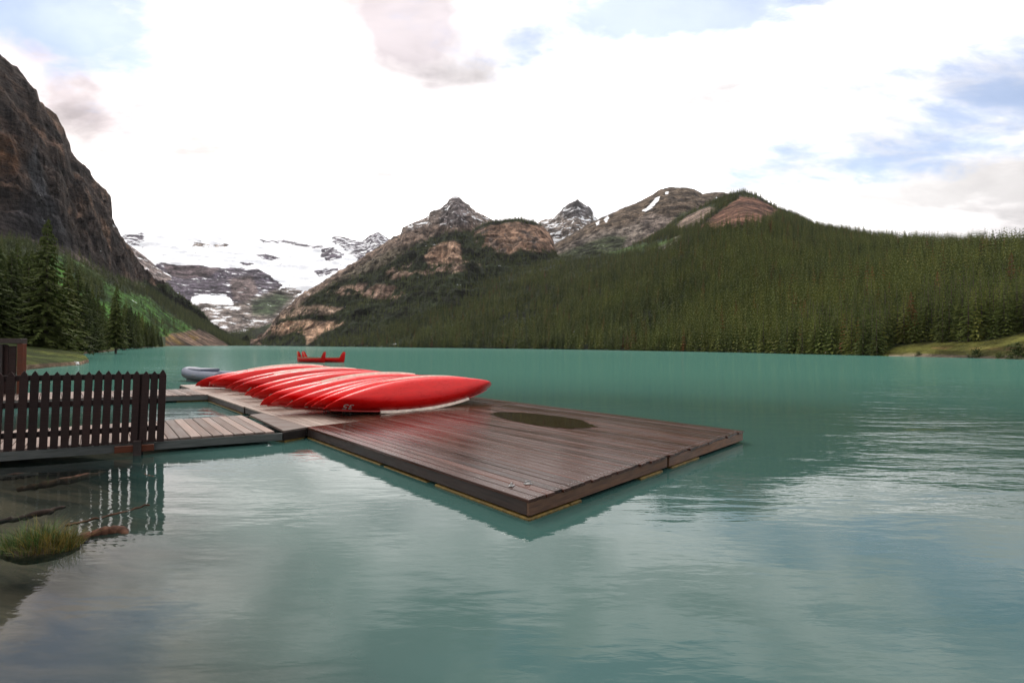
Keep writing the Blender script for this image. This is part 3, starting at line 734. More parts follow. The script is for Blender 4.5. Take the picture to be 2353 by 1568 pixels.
qd = t.math('MULTIPLY', t.math('ADD', sp.outputs[0], t.math('MULTIPLY', sp.outputs[1], .82)), .775)      # distance out from the shallow margin
murk = t.mapr(t.math('ADD', qd, t.math('MULTIPLY', t.math('SUBTRACT', w1, .5), .8)), -.6, 1.7, .04, 1.0)
murk = t.math('MAXIMUM', murk, t.mapr(sp.outputs[1], 9, 14))
body = t.new('ShaderNodeMixShader'); t.l.new(murk, body.inputs[0]); t.l.new(tr.outputs[0], body.inputs[1]); t.l.new(dif.outputs[0], body.inputs[2])
fin = t.new('ShaderNodeMixShader'); t.l.new(frc, fin.inputs[0]); t.l.new(body.outputs[0], fin.inputs[1]); t.l.new(glo.outputs[0], fin.inputs[2])
t.l.new(fin.outputs[0], o.inputs[0])
me = mesh('lake_water', [(-6900, -190, 0), (6900, -190, 0), (6900, 7100, 0), (-6900, 7100, 0)], [(0, 1, 2, 3)])
tag(link('lake_water', me, None, M_water), kind='structure')

# ------------------------------------------------------------------ conifers
def conifer_mats():
    out = []
    for nm, a, b in (('spruce_needles', (.023, .036, .010), (.082, .100, .022)), ('olive_needles', (.046, .062, .014), (.165, .172, .036)), ('rusty_needles', (.10, .035, .012), (.20, .07, .025)), ('green_needles', (.040, .060, .015), (.13, .155, .034))):
        m_, t, p, o = mat(nm)
        oi = t.new('ShaderNodeObjectInfo'); g = t.new('ShaderNodeNewGeometry')
        n = t.noise(g.outputs['Position'], 1.4, 4, .6)
        n2 = t.noise(g.outputs['Position'], .011, 4, .6)
        f = t.math('ADD', t.math('ADD', t.math('MULTIPLY', t.mapr(n, .35, .65), .2), t.math('MULTIPLY', t.mapr(n2, .40, .62), .42)), t.math('MULTIPLY', t.math('POWER', oi.outputs['Random'], 1.6), .75), clamp=True)
        t.l.new(t.mix(f, C4(a), C4(b)), p.inputs['Base Color']); p.inputs['Roughness'].default_value = .8; p.inputs['Specular IOR Level'].default_value = .2
        out.append(m_)
    return out


M_nd, M_ol, M_ru, M_gr = conifer_mats()
M_bark = simple('conifer_bark', (.085, .06, .045), .9, .4, 4, .3)


def crown_mesh(name, levels, per, clumps, seed, material, width=.17, bare=.12, rag=.25):
    """unit-height conifer crown: whorls of drooping boughs built of needle clumps"""
    rd = random.Random(seed); V = []; F = []
    for i in range(levels):
        f = i / (levels - 1.0); z = bare + (1 - bare) * f
        prof = (1 - f) ** .82 * (.75 + .25 * min(1, f / .12))
        n = max(3, int(per * (1 - f * .55)))
        a0 = rd.random() * 6.28
        for k in range(n):
            if rd.random() < .08 and f < .8: continue
            a = a0 + k * 6.283 / n + rd.uniform(-.25, .25); L = width * prof * rd.uniform(1 - rag * 1.6, 1 + rag) + .010
            dr = rd.uniform(.25, .55) * L * (1.0 - .4 * f)
            ca_, sa_ = math.cos(a), math.sin(a); zz = z + rd.uniform(-.012, .012)
            wd = L * rd.uniform(.34, .5)
            if clumps <= 1:
                b = len(V)
                V += [(0, 0, zz + .012), (ca_ * L * .55 - sa_ * wd * .5, sa_ * L * .55 + ca_ * wd * .5, zz - dr * .35), (ca_ * L, sa_ * L, zz - dr), (ca_ * L * .55 + sa_ * wd * .5, sa_ * L * .55 - ca_ * wd * .5, zz - dr * .35), (ca_ * L * .6, sa_ * L * .6, zz - dr - .022)]
                F += [(b, b + 1, b + 2), (b, b + 2, b + 3), (b, b + 2, b + 4)]
            else:
                for q in range(clumps):
                    s = (q + .35 + rd.random() * .4) / clumps; r = L * s; h = zz - dr * s ** 1.4
                    ww = wd * (1 - s * .72) * rd.uniform(.6, 1.2) + .004; tl = L / clumps * rd.uniform(1.1, 1.9)
                    for sd_ in (-1, 1):
                        b = len(V); da = sd_ * rd.uniform(.5, 1.0); cx_, cy_ = math.cos(a + da), math.sin(a + da)
                        V += [(ca_ * r, sa_ * r, h + .004), (ca_ * r + cx_ * ww, sa_ * r + cy_ * ww, h - rd.uniform(.004, .016)), (ca_ * (r + tl), sa_ * (r + tl), h - rd.uniform(.0, .012))]
                        V += [(ca_ * (r + tl * .5) + cx_ * ww * .5, sa_ * (r + tl * .5) + cy_ * ww * .5, h - rd.uniform(.014, .032))]
                        F += [(b, b + 1, b + 2), (b, b + 3, b + 2)]
    b = len(V)                                            # leader shoot
    V += [(.004, 0, .96), (-.004, .003, .96), (0, -.004, .96), (0, 0, 1.03)]; F += [(b, b + 1, b + 3), (b + 1, b + 2, b + 3), (b + 2, b, b + 3)]
    me = mesh(name, V, F); me.materials.append(material); return me


def trunk_mesh(n=7):
    bm = bmesh.new(); tube_bm(bm, [(0, 0, -.03), (0, 0, .06), (.002, .001, .5), (0, 0, .97)], [.016, .012, .008, .002], n); me = bm_mesh('trunk', bm); me.materials.append(M_bark); return me


TR = trunk_mesh()
NEAR = [crown_mesh('crown', 34, 11, 6, s, mt, wdt, br, rg) for s, mt, wdt, br, rg in ((1, M_nd, .165, .08, .28), (2, M_nd, .145, .12, .32), (3, M_nd, .18, .06, .3), (4, M_ol, .14, .16, .35))]
MID = [crown_mesh('crown', 20, 8, 3, s, mt, wdt, .07, .3) for s, mt, wdt in ((11, M_gr, .15), (12, M_ol, .125), (13, M_gr, .135), (14, M_nd, .12), (15, M_ru, .13))]
FAR = [crown_mesh('crown_far', 11, 6, 1, s, mt, wdt, .03, .3) for s, mt, wdt in ((21, M_gr, .17), (22, M_ol, .155), (23, M_ol, .145), (24, M_nd, .16), (25, M_ru, .15))]


def tree(name, loc, h, crown, label, group, cat='conifer', rz=None, wide=1.0):
    e = empty(name, loc, random.random() * 6.28 if rz is None else rz); e.scale = (h * wide, h * wide, h)
    link('trunk', TR, e); link('crown', crown, e)
    return tag(e, label, cat, group)


def sample(pt, n, smin=0.0, smax=1.06, dens=None):
    """random standing places on the forest part of a slope, spread by ground area"""
    P = pt.P; a = P[:-1, :-1]; b = P[:-1, 1:]; c_ = P[1:, :-1]
    area = np.linalg.norm(np.cross((b - a)[..., :2], (c_ - a)[..., :2]).reshape(a.shape[0], a.shape[1], -1), axis=-1)
    S = pt.S[:-1, :-1]; wgt = area * np.clip(pt.forest[:-1, :-1], 0, 1) ** 1.3 * (S >= smin) * (S <= smax)
    if dens is not None: wgt = wgt * dens(a, S)
    pr = (wgt / wgt.sum()).reshape(-1); k = rng.choice(pr.size, n, p=pr); i, j = np.divmod(k, a.shape[1])
    u, v = rng.random(n)[:, None], rng.random(n)[:, None]
    return P[i, j] * (1 - u) * (1 - v) + P[i, j + 1] * u * (1 - v) + P[i + 1, j] * (1 - u) * v + P[i + 1, j + 1] * u * v


# --- trees on the near left shore, one by one: (x on the grid, base y, height on the grid, distance)
left_list = []
named = [(104, 827, 322, 74, 0, 'tallest dark spruce on the left shore, its tip standing against the cliff'),
         (154, 822, 208, 78, 3, 'dark spruce with a bare lower trunk at the tip of the grassy point'),
         (176, 818, 196, 84, 1, 'slim spruce just right of the bare trunked spruce on the left point'),
         (22, 830, 250, 76, 2, 'broad dark spruce above the orange post at the left edge'),
         (62, 829, 236, 80, 0, 'dense spruce between the orange post and the tallest spruce'),
         (-12, 832, 280, 72, 2, 'tall dark spruce cut off by the left edge of the picture'),
         (266, 806, 150, 118, 1, 'spire shaped spruce standing up from the middle of the left shore row')]
for x, y, h, r, v, lb in named: left_list.append((x, y, h, r, v, lb))
ri = random.Random(5)
for k in range(92):
    x = ri.uniform(-60, 372); base = float(np.interp(x, [-60, 0, 100, 200, 280, 380], [836, 830, 822, 809, 802, 797])) - ri.uniform(0, 7)
    top = float(np.interp(x, [-60, 0, 100, 150, 200, 260, 300, 330, 372], [505, 555, 578, 625, 655, 680, 700, 728, 765]))
    hh = (base - top) * ri.uniform(.70, 1.02); rr = float(np.interp(x, [-60, 0, 100, 200, 280, 380], [80, 88, 95, 125, 190, 330])) * ri.uniform(.95, 1.2)
    left_list.append((x, base, hh, rr, ri.choice((0, 1, 1, 2, 3)), None))
for x, y, h, r, v, lb in left_list:
    P0 = at_r(x, y, r); H = h / FOC * (P0[1])
    zb = max(.3, min(P0[2], 2.5)) - .2
    H = max(6, H + P0[2] - zb)
    tree('spruce_tree', (P0[0], P0[1], zb), H, NEAR[v],
         lb or 'one of the crowded dark spruces in the row along the left shore', 'spruces crowding the left shore', wide=1.05 if r < 100 else 1.0)

# --- far forest: places, then the largest become single trees, the rest one forest
pl = sample(slope, 34000, dens=lambda a, S: 1.0 / (np.maximum(np.hypot(a[..., 0], a[..., 1]), 170) / 400) ** 1.6 * np.clip(.25 + 1.5 * vnoise(a * np.array([.014, .014, .0]), 5), .2, 1.6))
extra = []                                       # a fuller front row along the shore
for k in range(420):
    x = rng.uniform(760, 2030) if rng.random() < .75 else rng.uniform(1500, 2040)
    r = shore_r(x) + rng.uniform(2, 16) * (1 + shore_r(x) / 700); q = at_r(x, 795, r); extra.append((q[0], q[1], .3 + (r - shore_r(x)) * .02))
pl = np.concatenate([pl, np.array(extra)])
Hs = rng.uniform(.55, 1.0, len(pl)) ** 1.0 * np.interp(np.hypot(pl[:, 0], pl[:, 1]), [150, 300, 700, 1100, 1500], [15.5, 18, 23, 22, 15]) * (1 + .25 * rng.random(len(pl)) ** 3)
rr = np.hypot(pl[:, 0], pl[:, 1])
px, py = project(pl)
vis = (px > -20) & (px < 2372)
# how much of each tree shows: nearer rows first
score = Hs / rr * vis
order = np.argsort(-score)
N_SINGLE = 215
single = order[:N_SINGLE]; rest = order[N_SINGLE:]
grp = 'front conifers of the forest across the lake on the right'
for k in single:
    mi = int(rng.choice(5, p=[.3, .26, .22, .2, .02])); x0 = px[k]
    if x0 > 2040: lb = 'dark conifer in the wall of forest behind the grassy bank, right shore'
    elif x0 > 1700: lb = 'tall conifer in the nearest rows of the forest left of the grassy bank'
    else: lb = 'olive green conifer in the front row of the forest at the lake edge'
    tree('conifer', (pl[k, 0], pl[k, 1], pl[k, 2] - .4), Hs[k], MID[mi], lb, grp + {True: ', by the bank', False: ''}[x0 > 1700 and x0 <= 2040] + {True: ', behind the grass', False: ''}[x0 > 2040])

protos = bpy.data.collections.new('conifer_kinds')
for i, me in enumerate(FAR):
    po = bpy.data.objects.new('kind_%d' % i, me); protos.objects.link(po)


def forest_object(name, P3, H3, kinds, label):
    me = bpy.data.meshes.new(name); me.vertices.add(len(P3)); me.vertices.foreach_set('co', P3.astype(np.float32).reshape(-1))
    for nm, ty, dat in (('h', 'FLOAT', H3), ('rot', 'FLOAT', rng.random(len(P3)) * 6.28), ('kindi', 'INT', kinds)):
        at = me.attributes.new(nm, ty, 'POINT'); at.data.foreach_set('value', dat.astype(np.float32 if ty == 'FLOAT' else np.int32))
    o = link(name, me); tag(o, label, 'forest', None, 'stuff')
    ng = bpy.data.node_groups.new('plant_trees', 'GeometryNodeTree')
    ng.interface.new_socket('Geometry', in_out='INPUT', socket_type='NodeSocketGeometry'); ng.interface.new_socket('Geometry', in_out='OUTPUT', socket_type='NodeSocketGeometry')
    gi = ng.nodes.new('NodeGroupInput'); go = ng.nodes.new('NodeGroupOutput'); ip = ng.nodes.new('GeometryNodeInstanceOnPoints')
    ci = ng.nodes.new('GeometryNodeCollectionInfo'); ci.inputs['Collection'].default_value = protos; ci.inputs['Separate Children'].default_value = True; ci.inputs['Reset Children'].default_value = True

    def attr(nm, ty):
        a = ng.nodes.new('GeometryNodeInputNamedAttribute'); a.data_type = ty; a.inputs['Name'].default_value = nm; return a.outputs['Attribute']
    cr = ng.nodes.new('ShaderNodeCombineXYZ'); ng.links.new(attr('rot', 'FLOAT'), cr.inputs[2])
    cs = ng.nodes.new('ShaderNodeCombineXYZ'); h = attr('h', 'FLOAT')
    for q in range(3): ng.links.new(h, cs.inputs[q])
    ip.inputs['Pick Instance'].default_value = True
    L = ng.links.new
    L(gi.outputs[0], ip.inputs['Points']); L(ci.outputs[0], ip.inputs['Instance']); L(attr('kindi', 'INT'), ip.inputs['Instance Index'])
    L(cr.outputs[0], ip.inputs['Rotation']); L(cs.outputs[0], ip.inputs['Scale']); L(ip.outputs[0], go.inputs[0])
    md = o.modifiers.new('plant', 'NODES'); md.node_group = ng
    return o


kd = lambda n, pr=(.30, .25, .20, .23, .02): rng.choice(5, n, p=pr)
forest_object('forest', pl[rest] - np.array([0, 0, .4]), Hs[rest], kd(len(rest)), 'dense conifer forest covering the long slope right of the lake')
p2 = sample(peak, 9000, 0, 1.0); p3 = sample(beehive, 3500, 0, 1.02); p4 = sample(cliffs, 5200, 0, 1.0)
h4 = rng.uniform(9, 16, len(p4))
forest_object('forest', np.concatenate([p2, p3]), rng.uniform(11, 18, len(p2) + len(p3)), kd(len(p2) + len(p3), (.45, .1, .1, .35, 0)), 'conifer forest climbing between the pale cliffs below the rocky peak')
forest_object('forest', p4, h4, kd(len(p4), (.5, .08, .07, .35, 0)), 'scattered dark conifers on the green slope under the cliffs')
pv = []
for k in range(1500):
    x = rng.uniform(470, 650); r = rng.uniform(1900, 2300); q = at_r(x, 790, r)
    pv.append((q[0], q[1], np.interp(r, [1900, 2300], [0, float(np.interp(x, [470, 520, 650], [12, 50, 90]))])))
forest_object('forest', np.array(pv), rng.uniform(12, 20, len(pv)), kd(len(pv), (.5, .05, .05, .4, 0)), 'dark conifers on the flat valley floor at the far end of the lake')

# bushes and the few small things on the right bank
def bush_mesh(seed, n=500):
    rd = random.Random(seed); V = []; F = []
    for k in range(n):
        a, e, r = rd.uniform(0, 6.28), rd.uniform(-.1, 1.5), rd.uniform(.55, 1.0) * (.85 + .2 * math.sin(rd.uniform(0, 6)))
        c0 = Vector((math.cos(a) * math.cos(e) * r * .55, math.sin(a) * math.cos(e) * r * .55, max(.02, math.sin(e) * r)))
        b = len(V); s = rd.uniform(.05, .11)
        for q in range(3): V.append(tuple(c0 + Vector((rd.uniform(-s, s), rd.uniform(-s, s), rd.uniform(-s, s)))))
        F.append((b, b + 1, b + 2))
    me = mesh('bush', V, F); me.materials.append(M_nd); return me


def ground_r(x): return shore_r(x)


for x, y, hpx, lb in ((2338, 821, 40, 'large dark bush at the right edge of the picture on the grassy bank'), (2243, 817, 24, 'small round bush left of the large dark bush'),
                      (2296, 818, 15, 'lowest little bush between two larger bushes on the bank'), (2110, 812, 12, 'low flat shrub near the water on the grassy bank'), (1925, 812, 24, 'pale green bush behind the tiny boat on the shore')):
    r = shore_r(x) + 4; P0 = at_r(x, y - 3, r); hh = hpx / FOC * P0[1]
    o = link('bush', bush_mesh(int(x)), None); o.location = (P0[0], P0[1], .15); o.scale = (hh * 1.25, hh * 1.25, hh); tag(o, lb, 'bush')

# ------------------------------------------------------------------ docks
DECK = .23
A = at_z(705, 980, DECK)[:2]; B = at_z(1215, 1147.6, DECK)[:2]; C_ = at_z(1708.5, 989, DECK)[:2]
u = (B - A) / np.linalg.norm(B - A); LU = float(np.linalg.norm(B - A))
v = (C_ - B) / np.linalg.norm(C_ - B); LV = float(np.linalg.norm(C_ - B))
angU = math.atan2(u[1], u[0]); angV = math.atan2(v[1], v[0])


def plank_mesh(w_, th, seed=0, seg=6):
    """unit-long plank along +x with slightly uneven edges, rounded top arrises"""
    rd = random.Random(seed); bm = bmesh.new(); rows = []
    for i in range(seg + 1):
        x = i / seg; j = rd.uniform(-.0025, .0025); zt = rd.uniform(-.0015, .0015); b = .006
        prof = [(0 + j, -th), (0 + j, -b + zt), (b + j, zt), (w_ - b + j, zt), (w_ + j, -b + zt), (w_ + j, -th)]
        rows.append([bm.verts.new((x, y, z)) for y, z in prof])
    for r0, r1 in zip(rows, rows[1:]):
        for k in range(6): bm.faces.new([r0[k], r0[(k + 1) % 6], r1[(k + 1) % 6], r1[k]])
    bm.faces.new(rows[0]); bm.faces.new(rows[-1][::-1])
    return bm_mesh('plank', bm)


BW = 0.143; NB = int(LV / BW); BW = LV / NB
plk = [plank_mesh(BW - .009, .036, s) for s in range(6)]


def lay(parent, meshes, p0, p1, z, mt, name='deck_board', slot=None):
    """one plank from p0 to p1 (world), its left edge on that line"""
    d = np.array(p1) - np.array(p0); L = float(np.linalg.norm(d))
    me = random.choice(meshes)
    o = bpy.data.objects.new(name, me); COL.objects.link(o)
    if not me.materials: me.materials.append(None)
    o.material_slots[0].link = 'OBJECT'; o.material_slots[0].material = mt
    o.matrix_world = Matrix.Translation((p0[0], p0[1], z)) @ Matrix.Rotation(math.atan2(d[1], d[0]), 4, 'Z') @ Matrix.Rotation(random.uniform(-.0015, .0015), 4, 'X') @ Matrix.Diagonal((L, 1, 1, 1))
    if parent is not None:
        o.parent = parent; o.matrix_parent_inverse = Matrix.Identity(4)
        o.matrix_basis = parent.matrix_world.inverted() @ o.matrix_world
    return o


def plan(a, b, base=A): return base + u * a + v * b


dock = empty('floating_dock', (A[0], A[1], 0), angU); bpy.context.view_layer.update()
tag(dock, 'large square floating dock of dark rain-wet boards in the foreground', 'dock')
for k in range(NB):
    lay(dock, plk, plan(random.uniform(0, .006), k * BW + .004), plan(LU + random.uniform(-.022, .022), k * BW + .004), DECK + random.uniform(-.002, .002), M_wet)


def beam(parent, p0, p1, z0, z1, th, mt, name, label=None):
    """board on edge from p0 to p1; thickness grows to the left of the direction"""
    d = np.array(p1) - np.array(p0); L = float(np.linalg.norm(d)); bm = bmesh.new()
    box_bm(bm, 0, L, 0, th, z0, z1); me = bm_mesh(name, bm, .004); me.materials.append(mt)
    o = bpy.data.objects.new(name, me); COL.objects.link(o)
    M = Matrix.Translation((p0[0], p0[1], 0)) @ Matrix.Rotation(math.atan2(d[1], d[0]), 4, 'Z')
    if parent is not None:
        o.parent = parent; o.matrix_basis = parent.matrix_world.inverted() @ M
    else: o.matrix_world = M
    if label: o['label'] = label
    return o


ZU = DECK - .040
beam(dock, plan(.02, .015), plan(LU - .05, .015), .045, ZU, .045, M_sidedark, 'fascia_board', 'near black side board facing the left')  # shade of this left-facing side painted in as darker wood
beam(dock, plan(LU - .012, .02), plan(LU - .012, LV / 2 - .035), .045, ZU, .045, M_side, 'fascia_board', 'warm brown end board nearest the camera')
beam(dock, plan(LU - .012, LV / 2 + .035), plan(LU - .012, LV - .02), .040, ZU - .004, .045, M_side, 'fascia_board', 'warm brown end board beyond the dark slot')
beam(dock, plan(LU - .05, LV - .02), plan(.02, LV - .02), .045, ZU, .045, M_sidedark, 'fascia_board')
for k in range(5):
    beam(dock, plan(.1, .3 + k * (LV - .7) / 4), plan(LU - .1, .3 + k * (LV - .7) / 4), .03, ZU - .01, .05, M_sidedark, 'joist')


def foam(parent, a0, a1, b0, b1, base=A, top=.030):
    bm = bmesh.new(); pts = [plan(a0, b0, base), plan(a1, b0, base), plan(a1, b1, base), plan(a0, b1, base)]
    prism_bm(bm, pts, -.25, top); me = bm_mesh('float', bm, .012); me.materials.append(M_foam)
    o = bpy.data.objects.new('float', me); COL.objects.link(o); o.parent = parent; o.matrix_basis = parent.matrix_world.inverted()
    return o


foam(dock, -.004, 3.0, .006, .7, top=.018); foam(dock, 3.1, 4.3, .006, .7, top=.010); foam(dock, 4.5, LU + .004, .0, .72, top=.026)
foam(dock, LU - .5, LU + .008, .73, .95, top=.03); foam(dock, LU - .5, LU + .006, 2.35, 3.0, top=.03); foam(dock, LU - .5, LU + .004, 3.3, 4.3, top=.026)
# hardware near the corner
def cleat(a, b, rz):
    bm = bmesh.new(); box_bm(bm, -.045, .045, -.03, .03, 0, .006); me = bm_mesh('cleat', bm, .002)
    bm = bmesh.new(); bm.from_mesh(me)
    tube_bm(bm, [(.035 * math.cos(q), .0, .008 + .03 * math.sin(q)) for q in np.linspace(0, math.pi, 9)], .006, 6)
    me = bm_mesh('cleat', bm); me.materials.append(M_metal)
    o = link('mooring_ring', me, dock); p_ = plan(a, b); M = Matrix.Translation((p_[0], p_[1], DECK + .003)) @ Matrix.Rotation(rz, 4, 'Z'); o.matrix_basis = dock.matrix_world.inverted() @ M


cleat(LU - .42, .42, .4); cleat(LU - .50, .22, 1.3)
bm = bmesh.new()
for k in range(NB):
    for a_ in ((LU - .07,) if k % 2 else (LU - .07, LU - .09)):
        for e_ in (.035, .105):
            q = plan(a_ + random.uniform(-.01, .01), k * BW + e_)
            ring = [bm.verts.new((q[0] + .008 * math.cos(s), q[1] + .008 * math.sin(s), DECK + .0045)) for s in np.linspace(0, 6.283, 7)[:-1]]; bm.faces.new(ring)
for a_ in np.arange(.35, LU - .2, .61):
    for k in range(NB):
        for e_ in (.035, .105):
            q = plan(a_ + random.uniform(-.008, .008), k * BW + e_); ring = [bm.verts.new((q[0] + .005 * math.cos(s), q[1] + .005 * math.sin(s), DECK + .0045)) for s in np.linspace(0, 6.283, 7)[:-1]]; bm.faces.new(ring)
me = bm_mesh('screws', bm); me.materials.append(M_metal); o = link('screws', me, dock); o.matrix_basis = dock.matrix_world.inverted(); o['kind'] = 'stuff'
# puddle lying on the boards
pts = [at_z(x, y, DECK + .004)[:2] for x, y in ((1128, 949), (1150, 945.5), (1190, 946.5), (1235, 950), (1280, 955), (1318, 961), (1345, 967), (1368, 979), (1340, 982), (1310, 983), (1270, 981), (1225, 975), (1180, 966), (1148, 958))]
bm = bmesh.new(); fine = []
for i in range(len(pts)):
    p0, p1 = pts[i], pts[(i + 1) % len(pts)]
    for s in np.linspace(0, 1, 9)[:-1]: fine.append(p0 + (p1 - p0) * s + rng.normal(0, 1, 2) @ np.array([u * .075, v * .012]))
vs = [bm.verts.new((q[0], q[1], DECK + .0045)) for q in fine]; bm.faces.new(vs); me = bm_mesh('puddle', bm)
m_, t, p, o = mat('rain_puddle'); p.inputs['Base Color'].default_value = (.020, .011, .006, 1); p.inputs['Roughness'].default_value = .04; p.inputs['Specular IOR Level'].default_value = .5
n = t.noise(t.new('ShaderNodeTexCoord').outputs['Object'], 3, 3, .5); t.l.new(t.bump(n, .05, .01), p.inputs['Normal'])
tag(link('puddle', me, None, m_), 'dark rain puddle lying on the boards beside the canoes', 'puddle')

# canoe dock continuing behind the square one
cdock = empty('canoe_dock', (A[0], A[1], 0), angU); bpy.context.view_layer.update()
tag(cdock, 'long floating dock of wet boards under the row of overturned red canoes', 'dock')
LC = 13.6
secs = [(-.012, -4.4, 0.0), (-4.412, -8.95, -.02), (-8.962, -LC, .02)]
for a1, a0, off in secs:
    for k in range(NB):
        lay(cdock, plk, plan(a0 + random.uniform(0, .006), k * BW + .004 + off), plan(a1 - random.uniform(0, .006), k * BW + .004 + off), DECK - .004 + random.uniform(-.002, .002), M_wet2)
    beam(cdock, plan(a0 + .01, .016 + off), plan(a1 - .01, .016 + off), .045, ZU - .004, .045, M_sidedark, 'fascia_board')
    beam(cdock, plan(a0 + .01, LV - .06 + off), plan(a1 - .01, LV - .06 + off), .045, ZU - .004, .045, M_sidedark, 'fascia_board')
    foam(cdock, a0 + .4, a1 - .2, .006 + off, .6 + off, top=.015)
    foam(cdock, a0 + .4, a1 - .2, LV - .7, LV - .05)
beam(cdock, plan(-LC - .01, LV), plan(-LC - .01, 0), .045, ZU - .004, .045, M_grey, 'fascia_board')

# gangways
P6 = at_z(651, 988.6, DECK)[:2]; P7 = at_z(572.6, 951.7, DECK)[:2]; P5 = plan(-2.72, -.004)
N1 = at_z(368, 1009, DECK)[:2]; N2 = at_z(0, 1032, DECK)[:2]
F1 = at_z(371, 965, DECK)[:2]


def gangway(near_a, near_b, far_a, far_b, start, step, n, label, group, wdir):
    """near_a/far_a at the dock end; boards run along wdir from the far edge to the near edge"""
    g_ = empty('gangway', (near_a[0], near_a[1], 0)); bpy.context.view_layer.update(); tag(g_, label, 'gangway', group)

    def hit(p, d, q, e):
        Mx = np.array([[d[0], -e[0]], [d[1], -e[1]]]); s_ = np.linalg.solve(Mx, q - p); return p + d * s_[0]
    dn = (near_b - near_a) / np.linalg.norm(near_b - near_a); df = (far_b - far_a)
    wn = np.array([wdir[1], -wdir[0]])
    ww = abs(float(dn @ np.array([-wdir[1], wdir[0]]))) * step
    ml = [plank_mesh(ww - .010, .036, 50 + s_, 3) for s_ in range(4)]
    for k in range(n):
        pn = near_a + dn * (start + k * step)
        pf = hit(pn, wdir, far_a, df)
        lay(g_, ml, pn, pf, DECK + random.uniform(-.003, .003), M_dry)
    end = near_a + dn * (start + n * step)
    beam(g_, near_a + dn * .02, end, .052, DECK - .04, .04, M_grey, 'fascia_board')
    for q_ in (.25, .5, .75): beam(g_, near_a + (far_a - near_a) * q_ + dn * .1, end + (far_a - near_a) * q_, -.03, DECK - .045, .05, M_sidedark, 'stringer')
    pe = hit(end, wdir, far_a, df)
    beam(g_, pe, far_a, .10, DECK - .04, .04, M_sidedark, 'fascia_board')
    return g_


wd1 = (P7 - P6) / np.linalg.norm(P7 - P6)
N3 = N2 + (N2 - N1) * 2.0
g1 = gangway(P6, N2, P7, F1 + (F1 - P7) * .01, .155, .168, 62, 'pale weathered board gangway with the picket fence along its near edge', None, wd1)
# plate closing the gap between the gangway and the dock
bm = bmesh.new(); prism_bm(bm, [P6 + np.array([.006, .006]), A + u * 0.0 + v * -.012, P5 + v * -.012, P7 + np.array([.01, .01])], DECK - .04, DECK - .003)
me = bm_mesh('landing', bm); me.materials.append(M_dry); o = link('landing_plate', me, g1); o.matrix_basis = g1.matrix_world.inverted(); o['label'] = 'pale wedge shaped landing against the canoe dock'
beam(g1, P6, A - v * .02, .035, DECK - .045, .04, M_sidedark, 'fascia_board')
bm = bmesh.new(); q0 = P6 + (A - P6) * .05; q1 = A - v * .05; nn = np.array([-(q1 - q0)[1], (q1 - q0)[0]]); nn /= np.linalg.norm(nn)
prism_bm(bm, [q0, q1, q1 + nn * .4, q0 + nn * .4], -.2, .035); me = bm_mesh('float', bm); me.materials.append(M_foam); o = link('float', me, g1); o.matrix_basis = g1.matrix_world.inverted()

P3 = at_z(484.9, 905, DECK)[:2]; G2n = at_z(86, 916.5, DECK)[:2]; G2f0 = at_z(455, 892, DECK)[:2]
G2f1 = G2f0 + (G2n - P3)
g2 = gangway(P3, G2n, G2f0, G2f1, .02, .172, 52, 'second pale board gangway farther back, seen through the picket fence', None, -u * 1.0)
q0 = P3 + (G2n - P3) / np.linalg.norm(G2n - P3) * .1; q1 = q0 + (G2n - P3) / np.linalg.norm(G2n - P3) * .85
bm = bmesh.new(); prism_bm(bm, [q0, q1, q1 - u * .5, q0 - u * .5], -.2, .09); me = bm_mesh('float', bm); me.materials.append(M_foam); o = link('float', me, g2); o.matrix_basis = g2.matrix_world.inverted()

# ------------------------------------------------------------------ picket fence
fence = empty('picket_fence', (N1[0], N1[1], DECK)); bpy.context.view_layer.update()
tag(fence, 'dark brown picket fence with pointed tops along the near gangway', 'fence')
fd = (N1 - N2) / np.linalg.norm(N1 - N2); fn = np.array([fd[1], -fd[0]])     # fn points to the camera


def pick_mesh(wd, h, tip):
    bm = bmesh.new(); pts = [(-wd / 2, 0), (wd / 2, 0), (wd / 2, h - tip), (wd * .30, h - tip * .45), (0, h), (-wd * .30, h - tip * .45), (-wd / 2, h - tip)]
    lo = [bm.verts.new((x, 0, z)) for x, z in pts]; hi = [bm.verts.new((x, .02, z)) for x, z in pts]
    bm.faces.new(lo); bm.faces.new(hi[::-1])
    for i in range(len(pts)): bm.faces.new([lo[i], lo[(i + 1) % 7], hi[(i + 1) % 7], hi[i]])
    me = bm_mesh('picket', bm, .003); me.materials.append(M_fence); return me


PKW = .099
PK = [pick_mesh(PKW, 1.23, .10), pick_mesh(PKW + .004, 1.24, .105), pick_mesh(PKW - .004, 1.22, .095), pick_mesh(PKW + .001, 1.215, .10)]


def hit2(px_, z):                    # where the sight line through this column meets the fence line
    d = ray(px_, 990)[:2]; Mx = np.array([[d[0], -fd[0]], [d[1], -fd[1]]]); s_ = np.linalg.solve(Mx, N1 + fn * .03 - CAM[:2]); return CAM[:2] + d * s_[0]


